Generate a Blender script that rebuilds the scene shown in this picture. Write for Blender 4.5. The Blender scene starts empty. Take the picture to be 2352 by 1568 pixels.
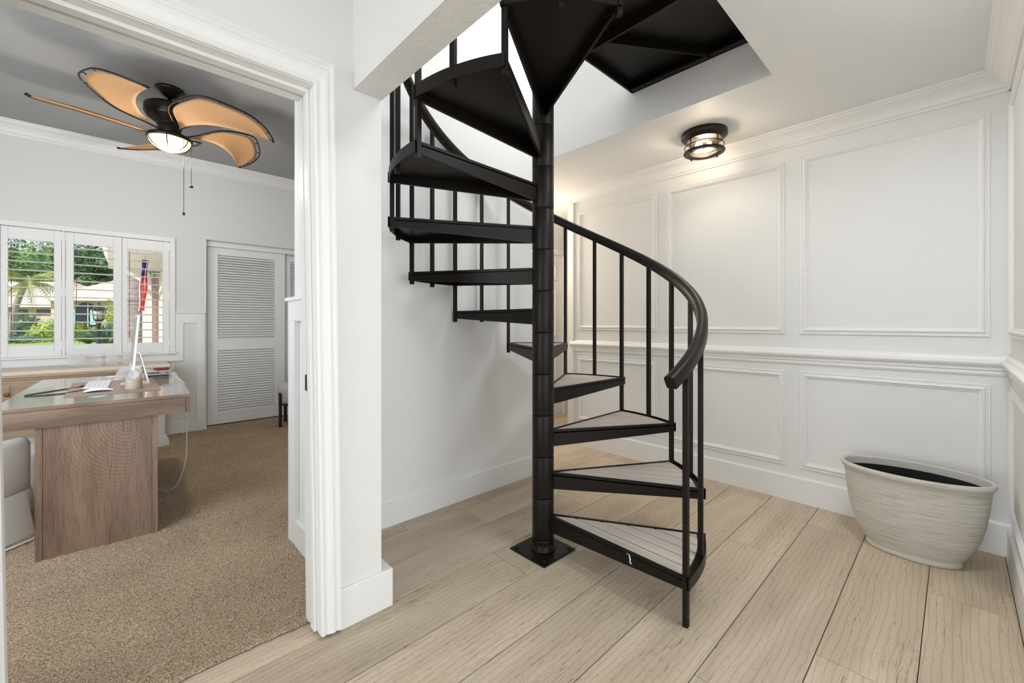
import bpy, math, random
from mathutils import Vector, Matrix
random.seed(7)
PI = math.pi
S = bpy.context.scene
COL = S.collection
rad = math.radians

# ------------------------------------------------------------------ camera frame
FPX, YAW, HOR, CH = 965.0, 46.6, 742.0, 1.173
cs, sn = math.cos(rad(YAW)), math.sin(rad(YAW))
def at(x, y, d):
    """world point seen at photo pixel (x, y) at forward distance d (for laying out the garden)"""
    u, v = (x - 1176) / FPX, -(y - HOR) / FPX
    return Vector(((cs + u * sn) * d, (sn - u * cs) * d, CH + v * d))

# ------------------------------------------------------------------ materials
MATS = {}
def nt(name):
    m = bpy.data.materials.new(name); m.use_nodes = True
    t = m.node_tree
    b = t.nodes['Principled BSDF']
    MATS[name] = m
    return m, t, b
def lin(c):
    return tuple((v / 12.92 if v <= .04045 else ((v + .055) / 1.055) ** 2.4) for v in c)
def plain(name, col, rough=.5, metal=0., bump=0., scale=200., spec=.5, stretch=None, var=0., coat=0., detail=4.):
    """paint-like material: base colour with slight noise variation and a fine noise bump"""
    m, t, b = nt(name)
    b.inputs['Base Color'].default_value = (*col, 1)
    b.inputs['Roughness'].default_value = rough
    b.inputs['Metallic'].default_value = metal
    b.inputs['Specular IOR Level'].default_value = spec
    if coat:
        b.inputs['Coat Weight'].default_value = coat
        b.inputs['Coat Roughness'].default_value = .08
    if bump or var:
        tc = t.nodes.new('ShaderNodeTexCoord'); mp = t.nodes.new('ShaderNodeMapping')
        if stretch: mp.inputs['Scale'].default_value = stretch
        n = t.nodes.new('ShaderNodeTexNoise')
        n.inputs['Scale'].default_value = scale; n.inputs['Detail'].default_value = detail
        t.links.new(tc.outputs['Object'], mp.inputs[0]); t.links.new(mp.outputs[0], n.inputs['Vector'])
        if bump:
            bp = t.nodes.new('ShaderNodeBump'); bp.inputs['Strength'].default_value = bump
            bp.inputs['Distance'].default_value = .004
            t.links.new(n.outputs['Fac'], bp.inputs['Height']); t.links.new(bp.outputs[0], b.inputs['Normal'])
        if var:
            r = t.nodes.new('ShaderNodeValToRGB')
            r.color_ramp.elements[0].position = .3; r.color_ramp.elements[1].position = .7
            r.color_ramp.elements[0].color = (*[max(0, c * (1 - var)) for c in col], 1)
            r.color_ramp.elements[1].color = (*[min(1, c * (1 + var)) for c in col], 1)
            t.links.new(n.outputs['Fac'], r.inputs[0]); t.links.new(r.outputs[0], b.inputs['Base Color'])
    return m
def wood(name, c0, c1, c2, rough=.4, axis='X', scale=6., stretch=14., spec=.5, attr=None, coat=0., line=.5, bump=.15, pores=.65, thr=(.36, .47), knots=()):
    """long-grained wood: wide wavy bands plus fine dark pores, all stretched along one axis"""
    m, t, b = nt(name)
    L = t.links
    tc = t.nodes.new('ShaderNodeTexCoord'); mp = t.nodes.new('ShaderNodeMapping')
    sc = {'X': (1. / stretch, 1, 1), 'Y': (1, 1. / stretch, 1), 'Z': (1, 1, 1. / stretch)}[axis]
    mp.inputs['Scale'].default_value = sc
    L.new(tc.outputs['Object'], mp.inputs[0])
    vec = mp.outputs[0]
    if attr:
        a = t.nodes.new('ShaderNodeAttribute'); a.attribute_name = attr
        ad = t.nodes.new('ShaderNodeVectorMath'); ad.operation = 'MULTIPLY_ADD'
        ad.inputs[1].default_value = (37., 53., 71.)
        L.new(a.outputs['Color'], ad.inputs[0]); L.new(vec, ad.inputs[2]); vec = ad.outputs[0]
    n1 = t.nodes.new('ShaderNodeTexNoise'); n1.inputs['Scale'].default_value = scale; n1.inputs['Detail'].default_value = 6
    n1.inputs['Distortion'].default_value = .8
    n2 = t.nodes.new('ShaderNodeTexNoise'); n2.inputs['Scale'].default_value = scale * 45; n2.inputs['Detail'].default_value = 3
    n2.inputs['Distortion'].default_value = .3
    mp2 = t.nodes.new('ShaderNodeMapping'); mp2.inputs['Scale'].default_value = tuple(v if v == 1 else .3 for v in sc)
    L.new(vec, n1.inputs['Vector']); L.new(vec, mp2.inputs[0]); L.new(mp2.outputs[0], n2.inputs['Vector'])
    r1 = t.nodes.new('ShaderNodeValToRGB'); e = r1.color_ramp.elements
    e[0].position = .34; e[0].color = (*c0, 1); e[1].position = .66; e[1].color = (*c2, 1)
    k = r1.color_ramp.elements.new(.5); k.color = (*c1, 1)
    L.new(n1.outputs['Fac'], r1.inputs[0])
    r2 = t.nodes.new('ShaderNodeValToRGB'); e = r2.color_ramp.elements
    e[0].position = thr[0]; e[0].color = (pores, pores * .96, pores * .92, 1); e[1].position = thr[1]; e[1].color = (1, 1, 1, 1)
    L.new(n2.outputs['Fac'], r2.inputs[0])
    mx = t.nodes.new('ShaderNodeMix'); mx.data_type = 'RGBA'; mx.blend_type = 'MULTIPLY'
    mx.inputs[0].default_value = line
    L.new(r1.outputs[0], mx.inputs[6]); L.new(r2.outputs[0], mx.inputs[7])
    out = mx.outputs[2]
    for (kx, kz, sx, sz, rr) in knots:                      # growth rings round a knot, fading outwards
        km = t.nodes.new('ShaderNodeMapping'); km.inputs['Location'].default_value = (-kx * sx, 0, -kz * sz); km.inputs['Scale'].default_value = (sx, 0, sz)
        L.new(tc.outputs['Object'], km.inputs[0])
        wv = t.nodes.new('ShaderNodeTexWave'); wv.wave_type = 'RINGS'; wv.rings_direction = 'SPHERICAL'
        wv.inputs['Scale'].default_value = 30; wv.inputs['Distortion'].default_value = 3.5; wv.inputs['Detail'].default_value = 3; wv.inputs['Detail Scale'].default_value = .7
        L.new(km.outputs[0], wv.inputs['Vector'])
        ln = t.nodes.new('ShaderNodeVectorMath'); ln.operation = 'LENGTH'; L.new(km.outputs[0], ln.inputs[0])
        fd = t.nodes.new('ShaderNodeMapRange'); fd.inputs['From Min'].default_value = rr * .25; fd.inputs['From Max'].default_value = rr
        fd.inputs['To Min'].default_value = .42; fd.inputs['To Max'].default_value = 0; L.new(ln.outputs['Value'], fd.inputs[0])
        rk = t.nodes.new('ShaderNodeValToRGB'); e = rk.color_ramp.elements
        e[0].position = .1; e[0].color = (.52, .50, .50, 1); e[1].position = .55; e[1].color = (1.08, 1.08, 1.1, 1); L.new(wv.outputs['Fac'], rk.inputs[0])
        mk_ = t.nodes.new('ShaderNodeMix'); mk_.data_type = 'RGBA'; mk_.blend_type = 'MULTIPLY'
        L.new(fd.outputs[0], mk_.inputs[0]); L.new(out, mk_.inputs[6]); L.new(rk.outputs[0], mk_.inputs[7]); out = mk_.outputs[2]
    if attr:
        sp = t.nodes.new('ShaderNodeSeparateColor'); L.new(a.outputs['Color'], sp.inputs[0])
        mr = t.nodes.new('ShaderNodeMapRange'); mr.inputs['To Min'].default_value = .86; mr.inputs['To Max'].default_value = 1.12
        L.new(sp.outputs[0], mr.inputs[0])
        m2 = t.nodes.new('ShaderNodeVectorMath'); m2.operation = 'SCALE'
        L.new(out, m2.inputs[0]); L.new(mr.outputs[0], m2.inputs['Scale']); out = m2.outputs[0]
    L.new(out, b.inputs['Base Color'])
    if bump:
        bp = t.nodes.new('ShaderNodeBump'); bp.inputs['Strength'].default_value = bump; bp.inputs['Distance'].default_value = .002
        L.new(n2.outputs['Fac'], bp.inputs['Height']); L.new(bp.outputs[0], b.inputs['Normal'])
    b.inputs['Roughness'].default_value = rough; b.inputs['Specular IOR Level'].default_value = spec
    if coat:
        b.inputs['Coat Weight'].default_value = coat; b.inputs['Coat Roughness'].default_value = .12
    return m
def glassy(name, tint=(1, 1, 1), gloss=.08, rough=.02):
    m = bpy.data.materials.new(name); m.use_nodes = True; t = m.node_tree
    t.nodes.remove(t.nodes['Principled BSDF'])
    tr = t.nodes.new('ShaderNodeBsdfTransparent'); tr.inputs[0].default_value = (*tint, 1)
    g = t.nodes.new('ShaderNodeBsdfGlossy'); g.inputs['Roughness'].default_value = rough
    mx = t.nodes.new('ShaderNodeMixShader'); mx.inputs[0].default_value = gloss
    t.links.new(tr.outputs[0], mx.inputs[1]); t.links.new(g.outputs[0], mx.inputs[2])
    t.links.new(mx.outputs[0], t.nodes['Material Output'].inputs[0])
    MATS[name] = m
    return m
def glow(name, col, strength):
    m, t, b = nt(name)
    b.inputs['Base Color'].default_value = (*col, 1)
    b.inputs['Emission Color'].default_value = (*col, 1)
    b.inputs['Emission Strength'].default_value = strength
    return m

M_wall = plain('wall_paint', (.80, .80, .795), .6, bump=.12, scale=260, spec=.3)
M_ceil = plain('ceiling_paint', (.82, .82, .815), .7, bump=.8, scale=85, spec=.2, detail=5)
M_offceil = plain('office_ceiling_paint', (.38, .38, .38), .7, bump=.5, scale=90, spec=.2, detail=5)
M_offwall = plain('office_wall_paint', (.70, .705, .70), .6, bump=.12, scale=260, spec=.3)
M_trim = plain('trim_paint', (.83, .83, .825), .38, bump=.03, scale=60)
M_otrim = plain('office_trim_paint', (.78, .785, .78), .4, bump=.03, scale=60)
M_steel = plain('black_painted_steel', (.0078, .0056, .0041), .40, bump=.10, scale=120, spec=.22, var=.25)
M_tread = wood('composite_boards', (.50, .44, .395), (.61, .54, .485), (.71, .63, .57), .6, 'X', 9, 16, line=.3, bump=.2)
M_groove = plain('groove_black', (.006, .005, .005), .8)
def floor_mat():
    """oak print on porcelain: soft streaks, thin broken pores and a few cathedral lines, a different piece on every plank"""
    m, t, b = nt('plank_tile'); L = t.links
    def N(k, **kw):
        n = t.nodes.new(k)
        for a, v in kw.items(): n.inputs[a.replace('_', ' ')].default_value = v
        return n
    tc = N('ShaderNodeTexCoord'); at_ = N('ShaderNodeAttribute'); at_.attribute_name = 'tone'
    off = N('ShaderNodeVectorMath'); off.operation = 'MULTIPLY_ADD'; off.inputs[1].default_value = (31., 47., 19.)
    L.new(at_.outputs['Color'], off.inputs[0]); L.new(tc.outputs['Object'], off.inputs[2])
    def mapped(sx, sy):
        q = N('ShaderNodeMapping'); q.inputs['Scale'].default_value = (sx, sy, 1); L.new(off.outputs[0], q.inputs[0]); return q.outputs[0]
    def ramp(src, p0, c0, p1, c1):
        r = N('ShaderNodeValToRGB'); e = r.color_ramp.elements
        e[0].position = p0; e[0].color = (*c0, 1); e[1].position = p1; e[1].color = (*c1, 1); L.new(src, r.inputs[0]); return r.outputs[0]
    def mul(a, b_, f=1.):
        x = N('ShaderNodeMix'); x.data_type = 'RGBA'; x.blend_type = 'MULTIPLY'; x.inputs[0].default_value = f
        L.new(a, x.inputs[6]); L.new(b_, x.inputs[7]); return x.outputs[2]
    n1 = N('ShaderNodeTexNoise', Scale=3.2, Detail=5., Distortion=.6); L.new(mapped(.35, 2.6), n1.inputs['Vector'])
    base = ramp(n1.outputs['Fac'], .3, (.50, .41, .302), .7, (.665, .56, .43))
    n2 = N('ShaderNodeTexNoise', Scale=1., Detail=2., Distortion=.7); L.new(mapped(15., 300.), n2.inputs['Vector'])
    nm = N('ShaderNodeTexNoise', Scale=1., Detail=3.); L.new(mapped(2.2, 9.), nm.inputs['Vector'])
    ad = N('ShaderNodeMath'); ad.operation = 'MULTIPLY_ADD'; ad.inputs[1].default_value = .30; L.new(nm.outputs['Fac'], ad.inputs[0]); L.new(n2.outputs['Fac'], ad.inputs[2])
    pores = ramp(ad.outputs[0], .455, (.50, .46, .42), .515, (1, 1, 1))
    wv = N('ShaderNodeTexWave', Scale=9., Distortion=7., Detail=2.); wv.bands_direction = 'Y'
    wv.inputs['Detail Scale'].default_value = .35; L.new(mapped(.9, 1.5), wv.inputs['Vector'])
    lines = ramp(wv.outputs['Fac'], .02, (.80, .78, .76), .16, (1, 1, 1))
    n4 = N('ShaderNodeTexNoise', Scale=1., Detail=2.); L.new(mapped(60., 420.), n4.inputs['Vector'])
    grit = ramp(n4.outputs['Fac'], .3, (.90, .895, .89), .6, (1.03, 1.03, 1.03))
    c = mul(mul(mul(base, pores, .9), lines, .8), grit)
    sp = N('ShaderNodeSeparateColor'); L.new(at_.outputs['Color'], sp.inputs[0])
    mr = N('ShaderNodeMapRange'); mr.inputs['To Min'].default_value = .90; mr.inputs['To Max'].default_value = 1.06; L.new(sp.outputs[0], mr.inputs[0])
    sc = N('ShaderNodeVectorMath'); sc.operation = 'SCALE'; L.new(c, sc.inputs[0]); L.new(mr.outputs[0], sc.inputs['Scale'])
    L.new(sc.outputs[0], b.inputs['Base Color'])
    bp = N('ShaderNodeBump', Strength=.10); bp.inputs['Distance'].default_value = .002
    L.new(ad.outputs[0], bp.inputs['Height']); L.new(bp.outputs[0], b.inputs['Normal'])
    b.inputs['Roughness'].default_value = .48; b.inputs['Specular IOR Level'].default_value = .35
    return m
M_floor = floor_mat()
M_grout = plain('grout', (.055, .038, .028), .9)
M_bronze = plain('dark_bronze', (.030, .021, .016), .35, metal=.6, bump=.05, scale=80, var=.3)
M_canvas = plain('tan_canvas', (.50, .28, .13), .8, bump=.35, scale=420, var=.1)
M_black = plain('black_plastic', (.012, .012, .013), .4)
M_white = plain('white_plastic', (.82, .82, .82), .3)
M_alu = plain('aluminium', (.75, .75, .76), .3, metal=.8)
M_screen = plain('dim_screen', (.30, .30, .31), .25)
M_taupe = plain('taupe_plastic', (.42, .36, .29), .5)
M_greydisc = plain('grey_pad', (.55, .56, .58), .5)
M_acrylic = glassy('clear_acrylic', (.99, .99, .99), .07, .05)
_t = M_acrylic.node_tree; _d = _t.nodes.new('ShaderNodeBsdfDiffuse'); _d.inputs[0].default_value = (.9, .9, .9, 1)
_m = _t.nodes.new('ShaderNodeMixShader'); _m.inputs[0].default_value = .20
_o = _t.nodes['Material Output']; _l = _o.inputs[0].links[0].from_socket
_t.links.new(_l, _m.inputs[1]); _t.links.new(_d.outputs[0], _m.inputs[2]); _t.links.new(_m.outputs[0], _o.inputs[0])
M_glass = glassy('window_glass', (.99, .995, .99), .004)
M_lampglass = glassy('seeded_glass', (1., .97, .90), .10, .12)
M_bulb = glow('lit_bulb', (1., .80, .52), 45)
M_bowl = glow('lit_glass_bowl', (1., .66, .30), 2.6)
M_cord = plain('white_cord', (.78, .78, .78), .45)
M_linen = plain('cream_slipcover', (.80, .76, .70), .9, bump=.4, scale=500, var=.08)
M_boucle = plain('boucle_wool', (.62, .62, .61), .95, bump=.9, scale=160, var=.12)
M_red = plain('red_leather', (.28, .03, .03), .5)
M_paper = plain('paper', (.75, .72, .66), .8)
M_brass = plain('old_brass', (.28, .19, .07), .4, metal=.8)
M_pine = wood('pine', (.37, .26, .165), (.45, .33, .22), (.54, .41, .29), .5, 'X', 5, 12, line=.4, bump=.05)
M_pineTop = wood('pale_pine_top', (.60, .51, .40), (.68, .59, .47), (.75, .66, .54), .45, 'X', 5, 12, line=.3, bump=.03)
M_deskT = wood('walnut_top', (.165, .105, .078), (.205, .135, .10), (.26, .175, .135), .11, 'Y', 5, 10, line=.5, bump=.02, coat=.5)
M_deskX = wood('walnut_apron', (.12, .078, .052), (.185, .122, .085), (.26, .18, .128), .42, 'X', 6, 9, line=.8, bump=.12, pores=.5)
M_deskZ = wood('walnut_panel', (.12, .078, .052), (.185, .122, .085), (.26, .18, .128), .36, 'Z', line=.8, scale=6, stretch=9, bump=.12, pores=.5)
M_deskK = wood('walnut_panel_knots', (.12, .078, .052), (.19, .126, .088), (.27, .187, .134), .34, 'Z', knots=((-.29, .15, 1., .85, .20), (-.27, .66, .75, .55, .36), (-.535, .10, 1.3, .8, .075), (-.54, .52, 1.8, .6, .10)), line=.8, scale=6, stretch=9, bump=.12, pores=.5)
M_pad = plain('tan_leather_pad', (.34, .235, .18), .42, bump=.1, scale=300)

def carpet_mat():
    m, t, b = nt('carpet_pile'); L = t.links
    tc = t.nodes.new('ShaderNodeTexCoord')
    n = t.nodes.new('ShaderNodeTexNoise'); n.inputs['Scale'].default_value = 190; n.inputs['Detail'].default_value = 4
    n.inputs['Roughness'].default_value = .7
    n2 = t.nodes.new('ShaderNodeTexNoise'); n2.inputs['Scale'].default_value = 2.2; n2.inputs['Detail'].default_value = 3
    r = t.nodes.new('ShaderNodeValToRGB'); e = r.color_ramp.elements
    e[0].position = .385; e[0].color = (.235, .16, .095, 1); e[1].position = .63; e[1].color = (.84, .69, .52, 1)
    k = r.color_ramp.elements.new(.5); k.color = (.54, .41, .28, 1)
    L.new(tc.outputs['Object'], n.inputs['Vector']); L.new(tc.outputs['Object'], n2.inputs['Vector']); L.new(n.outputs['Fac'], r.inputs[0])
    mr = t.nodes.new('ShaderNodeMapRange'); mr.inputs['From Min'].default_value = .3; mr.inputs['From Max'].default_value = .7
    mr.inputs['To Min'].default_value = .88; mr.inputs['To Max'].default_value = 1.1
    L.new(n2.outputs['Fac'], mr.inputs[0])
    sc = t.nodes.new('ShaderNodeVectorMath'); sc.operation = 'SCALE'
    L.new(r.outputs[0], sc.inputs[0]); L.new(mr.outputs[0], sc.inputs['Scale']); L.new(sc.outputs[0], b.inputs['Base Color'])
    bp = t.nodes.new('ShaderNodeBump'); bp.inputs['Strength'].default_value = 1.; bp.inputs['Distance'].default_value = .008
    L.new(n.outputs['Fac'], bp.inputs['Height']); L.new(bp.outputs[0], b.inputs['Normal'])
    b.inputs['Roughness'].default_value = .95; b.inputs['Specular IOR Level'].default_value = .1
    return m
M_carpet = carpet_mat()

def planter_mat():
    """cream glaze with fine brushed rings around the body"""
    m, t, b = nt('brushed_cream'); L = t.links
    tc = t.nodes.new('ShaderNodeTexCoord'); mp = t.nodes.new('ShaderNodeMapping')
    mp.inputs['Scale'].default_value = (2.2, 2.2, 90)
    n = t.nodes.new('ShaderNodeTexNoise'); n.inputs['Scale'].default_value = 3.2; n.inputs['Detail'].default_value = 5
    n.inputs['Roughness'].default_value = .65
    r = t.nodes.new('ShaderNodeValToRGB'); e = r.color_ramp.elements
    e[0].position = .30; e[0].color = (.33, .30, .25, 1); e[1].position = .60; e[1].color = (.66, .64, .58, 1)
    k = r.color_ramp.elements.new(.45); k.color = (.54, .52, .455, 1)
    L.new(tc.outputs['Object'], mp.inputs[0]); L.new(mp.outputs[0], n.inputs['Vector']); L.new(n.outputs['Fac'], r.inputs[0])
    L.new(r.outputs[0], b.inputs['Base Color'])
    bp = t.nodes.new('ShaderNodeBump'); bp.inputs['Strength'].default_value = .25; bp.inputs['Distance'].default_value = .003
    L.new(n.outputs['Fac'], bp.inputs['Height']); L.new(bp.outputs[0], b.inputs['Normal'])
    b.inputs['Roughness'].default_value = .55
    return m
M_planter = planter_mat()
M_planterIn = plain('planter_lining', (.52, .51, .48), .6, bump=.1, scale=60)
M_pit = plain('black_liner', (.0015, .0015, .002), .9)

# garden
def leafmat(name, a, b_, scale=3.):
    m, t, b = nt(name); L = t.links
    tc = t.nodes.new('ShaderNodeTexCoord')
    n = t.nodes.new('ShaderNodeTexNoise'); n.inputs['Scale'].default_value = scale; n.inputs['Detail'].default_value = 4
    r = t.nodes.new('ShaderNodeValToRGB'); e = r.color_ramp.elements
    e[0].position = .35; e[0].color = (*a, 1); e[1].position = .65; e[1].color = (*b_, 1)
    L.new(tc.outputs['Object'], n.inputs['Vector']); L.new(n.outputs['Fac'], r.inputs[0]); L.new(r.outputs[0], b.inputs['Base Color'])
    b.inputs['Roughness'].default_value = .55
    return m
M_leafD = leafmat('dark_leaf', (.03, .075, .02), (.10, .20, .05))
M_leafM = leafmat('mid_leaf', (.07, .17, .025), (.20, .36, .06))
M_leafY = leafmat('lime_leaf', (.22, .36, .02), (.50, .60, .05))
M_leafB = leafmat('bluegreen_leaf', (.05, .12, .07), (.20, .30, .17))
M_palm = leafmat('palm_frond', (.14, .22, .03), (.42, .45, .12))
M_lawn = leafmat('lawn_grass', (.20, .30, .05), (.36, .46, .12), 8)
M_bark = plain('palm_bark', (.30, .25, .23), .9, bump=.6, scale=8, var=.3, stretch=(1, 1, 6))
M_bark2 = plain('ringed_palm_bark', (.33, .25, .26), .9, bump=.8, scale=3, var=.45, stretch=(1, 1, 10))
M_tile = plain('pale_roof_tile', (.58, .46, .41), .8, bump=.2, scale=10, var=.15)
M_stucco = plain('cream_stucco', (.50, .40, .31), .85, bump=.2, scale=60, var=.05)
M_pink = plain('pale_pink_stucco', (.68, .56, .50), .85, bump=.2, scale=60, var=.05)
M_offw = plain('white_render', (.70, .66, .62), .8)
M_blue = plain('pale_blue_shutter', (.30, .52, .58), .6)
M_dark = plain('dark_glass', (.02, .022, .03), .15)
M_brown = plain('brown_door', (.22, .12, .08), .6)
M_fred = plain('flag_red', (.55, .02, .03), .8)
M_fwhite = plain('flag_white', (.75, .73, .72), .8)
M_fblue = plain('flag_blue', (.03, .04, .22), .8)
M_orange = plain('orange_petal', (.75, .16, .03), .7)
M_clearbulb = plain('lantern_glass', (.62, .60, .55), .3)

# ------------------------------------------------------------------ mesh builder
class MB:
    def __init__(s): s.v = []; s.f = []; s.mi = []; s.sm = []; s.tone = []
    def add(s, vs, fs, mi=0, smooth=False, tone=None):
        o = len(s.v); s.v += [tuple(p) for p in vs]
        for f in fs:
            s.f.append([i + o for i in f]); s.mi.append(mi); s.sm.append(smooth); s.tone.append(tone)
        return s
    def box(s, x0, x1, y0, y1, z0, z1, mi=0, tone=None):
        v = [(x0, y0, z0), (x1, y0, z0), (x1, y1, z0), (x0, y1, z0), (x0, y0, z1), (x1, y0, z1), (x1, y1, z1), (x0, y1, z1)]
        return s.add(v, [(0, 3, 2, 1), (4, 5, 6, 7), (0, 1, 5, 4), (1, 2, 6, 5), (2, 3, 7, 6), (3, 0, 4, 7)], mi, tone=tone)
    def hexa(s, bot, top, mi=0):
        """closed solid between two equal rings of points"""
        n = len(bot)
        fs = [tuple(range(n - 1, -1, -1)), tuple(range(n, 2 * n))] + [(i, (i + 1) % n, n + (i + 1) % n, n + i) for i in range(n)]
        return s.add(list(bot) + list(top), fs, mi)
    def prism(s, poly, z0, z1, mi=0):
        return s.hexa([(x, y, z0) for x, y in poly], [(x, y, z1) for x, y in poly], mi)
    def lathe(s, prof, cx=0, cy=0, seg=32, mi=0, sx=1., sy=1., closed=False, smooth=True):
        vs = []; n = len(prof)
        for k in range(seg):
            a = 2 * PI * k / seg
            vs += [(cx + r * sx * math.cos(a), cy + r * sy * math.sin(a), z) for r, z in prof]
        fs = []
        for k in range(seg):
            k2 = (k + 1) % seg
            for i in range(n if closed else n - 1):
                i2 = (i + 1) % n
                fs.append((k * n + i, k2 * n + i, k2 * n + i2, k * n + i2))
        if not closed:
            for i in (0, n - 1):
                if prof[i][0] > 1e-6:
                    ring = [k * n + i for k in range(seg)]
                    fs.append(tuple(ring[::-1] if i == 0 else ring))
        return s.add(vs, fs, mi, smooth)
    def sweep(s, pts, prof, frames, mi=0, smooth=False, loop=False):
        """profile (list of (a, b)) placed at each point with frame (A, B)"""
        vs = []; n = len(prof)
        for p, (A, B) in zip(pts, frames):
            vs += [Vector(p) + A * a + B * b for a, b in prof]
        m = len(pts); fs = []
        for k in range(m if loop else m - 1):
            k2 = (k + 1) % m
            for i in range(n):
                i2 = (i + 1) % n
                fs.append((k * n + i, k * n + i2, k2 * n + i2, k2 * n + i))
        if not loop:
            fs.append(tuple(range(n - 1, -1, -1))); fs.append(tuple((m - 1) * n + i for i in range(n)))
        return s.add(vs, fs, mi, smooth)
    def tube(s, pts, r, seg=8, mi=0, taper=None, loop=False):
        pts = [Vector(p) for p in pts]; fr = []; m = len(pts)
        prevA = None
        for i in range(m):
            if loop: d = pts[(i + 1) % m] - pts[i - 1]
            else: d = pts[min(i + 1, m - 1)] - pts[max(i - 1, 0)]
            d = d.normalized() if d.length > 1e-9 else Vector((0, 0, 1))
            if prevA is None:
                ref = Vector((0, 0, 1)) if abs(d.z) < .9 else Vector((1, 0, 0))
                A = d.cross(ref).normalized()
            else:
                A = (prevA - d * prevA.dot(d)).normalized()
            prevA = A; B = d.cross(A)
            k = 1. if taper is None else (1 + (taper - 1) * i / (m - 1))
            fr.append((A * k, B * k))
        prof = [(r * math.cos(2 * PI * i / seg), r * math.sin(2 * PI * i / seg)) for i in range(seg)]
        return s.sweep(pts, prof, fr, mi, True, loop)
    def build(s, name, mat, parent=None, loc=None, bevel=0., rotz=None, sub=0, weighted=False):
        me = bpy.data.meshes.new(name); me.from_pydata(s.v, [], s.f)
        for m in (mat if isinstance(mat, (list, tuple)) else [mat]): me.materials.append(m)
        me.polygons.foreach_set('material_index', s.mi); me.polygons.foreach_set('use_smooth', s.sm)
        if any(t is not None for t in s.tone):
            ca = me.color_attributes.new('tone', 'FLOAT_COLOR', 'CORNER')
            for p in me.polygons:
                t = s.tone[p.index] or (.5, .5, .5)
                for li in p.loop_indices: ca.data[li].color = (*t, 1)
        me.update()
        o = bpy.data.objects.new(name, me); COL.objects.link(o)
        if parent is not None: o.parent = parent
        if loc is not None: o.location = loc
        if rotz is not None: o.rotation_euler = (0, 0, rotz)
        if bevel:
            b = o.modifiers.new('bevel', 'BEVEL'); b.width = bevel; b.segments = 2; b.limit_method = 'ANGLE'; b.angle_limit = rad(40)
        if sub:
            q = o.modifiers.new('sub', 'SUBSURF'); q.levels = sub; q.render_levels = sub
        return o
def thing(name, label, cat, loc=(0, 0, 0), rotz=0, group=None):
    o = bpy.data.objects.new(name, None); COL.objects.link(o); o.empty_display_size = .1
    o.location = loc; o.rotation_euler = (0, 0, rotz)
    return tag(o, label, cat, group)
def tag(o, label, cat, group=None, kind=None):
    o['label'] = label; o['category'] = cat
    if group: o['group'] = group
    if kind: o['kind'] = kind
    return o
def struct(o, label=None):
    o['kind'] = 'structure'
    if label: o['label'] = label
    return o
def smooth_path(pts, n=8):
    pts = [Vector(p) for p in pts]; out = []
    for i in range(len(pts) - 1):
        p0 = pts[max(i - 1, 0)]; p1 = pts[i]; p2 = pts[i + 1]; p3 = pts[min(i + 2, len(pts) - 1)]
        for k in range(n):
            t = k / n
            out.append(.5 * ((2 * p1) + (p2 - p0) * t + (2 * p0 - 5 * p1 + 4 * p2 - p3) * t * t + (3 * p1 - p0 - 3 * p2 + p3) * t ** 3))
    out.append(pts[-1]); return out

# ------------------------------------------------------------------ key dimensions (metres)
ZC = 2.445          # hall ceiling
ZO = 2.93           # office ceiling
ZU = 2.70           # upper floor level
XP, YR = 3.265, -.19   # panelled wall face, near side wall face
YD = 1.625          # doorway wall face
YF = 5.667          # office far wall face
XB0, XB1, ZB = .679, .797, 2.088   # beam
HX, HY = 2.447, .648   # stair well far edge / near edge

# ------------------------------------------------------------------ floor: wood-look plank tiles
mb = MB(); mb.box(-4.3, 6.2, -4.25, 4.2, -.05, -.0022, 1)
offs = {-1: 2.585, 0: 1.807, 1: 1.406, 2: 2.43, 3: 1.59, 4: 1.645, 5: 1.40, 6: 2.20, 7: 1.588, 8: 2.75, 9: 1.9, 10: 2.5, 11: 3.0, 12: 2.1, 13: 1.7, 14: 2.9, 15: 2.3}
for k in range(-16, 16):
    y0 = .088 + .2567 * k + .0016; y1 = y0 + .2567 - .0032
    x = offs.get(k, 1.3 + (k * .618) % 1.539) - 5 * 1.539
    while x < 6.2:
        a, b = max(x + .001, -4.3), min(x + 1.538, 6.2)
        if b > a:
            t = (random.random(), random.random(), random.random())
            z = -random.random() * .0004
            mb.add([(a, y0, z), (b, y0, z), (b, y1, z), (a, y1, z), (a, y0, -.003), (b, y0, -.003), (b, y1, -.003), (a, y1, -.003)],
                   [(0, 1, 2, 3), (4, 5, 1, 0), (5, 6, 2, 1), (6, 7, 3, 2), (7, 4, 0, 3)], 0, tone=t)
        x += 1.539
struct(mb.build('floor', [M_floor, M_grout]), 'light oak look plank tile floor of the stair hall')

# carpet: a knotted pile surface on the office floor
def carpet():
    mb = MB(); x0, x1, y0, y1, st = -1.15, 2.35, 1.742, 5.86, .0125
    nx, ny = int((x1 - x0) / st), int((y1 - y0) / st)
    vs = []
    for j in range(ny + 1):
        for i in range(nx + 1):
            e = .4 if j == 0 else 1
            vs.append((x0 + i * st + random.uniform(-.004, .004), y0 + j * st + (random.uniform(-.006, .004) if j == 0 else random.uniform(-.004, .004)),
                       .008 * e + random.random() * .0075 * e))
    fs = [(j * (nx + 1) + i, j * (nx + 1) + i + 1, (j + 1) * (nx + 1) + i + 1, (j + 1) * (nx + 1) + i) for j in range(ny) for i in range(nx)]
    def ok(i, j): return x0 + i * st < .70 or y0 + j * st > 2.40
    fs = [f for n_, f in enumerate(fs) if ok(n_ % nx, n_ // nx)]
    mb.add(vs, fs, 0, True)
    mb.box(-2.4, x0, y0, y1, 0, .012); mb.box(x0, .70, y0 + .012, 2.46, -.03, .002); mb.box(x0, x1, 2.46, y1, -.03, .002)
    o = mb.build('floor_carpet', M_carpet); struct(o, 'beige cut pile carpet on the office floor')
carpet()

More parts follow.
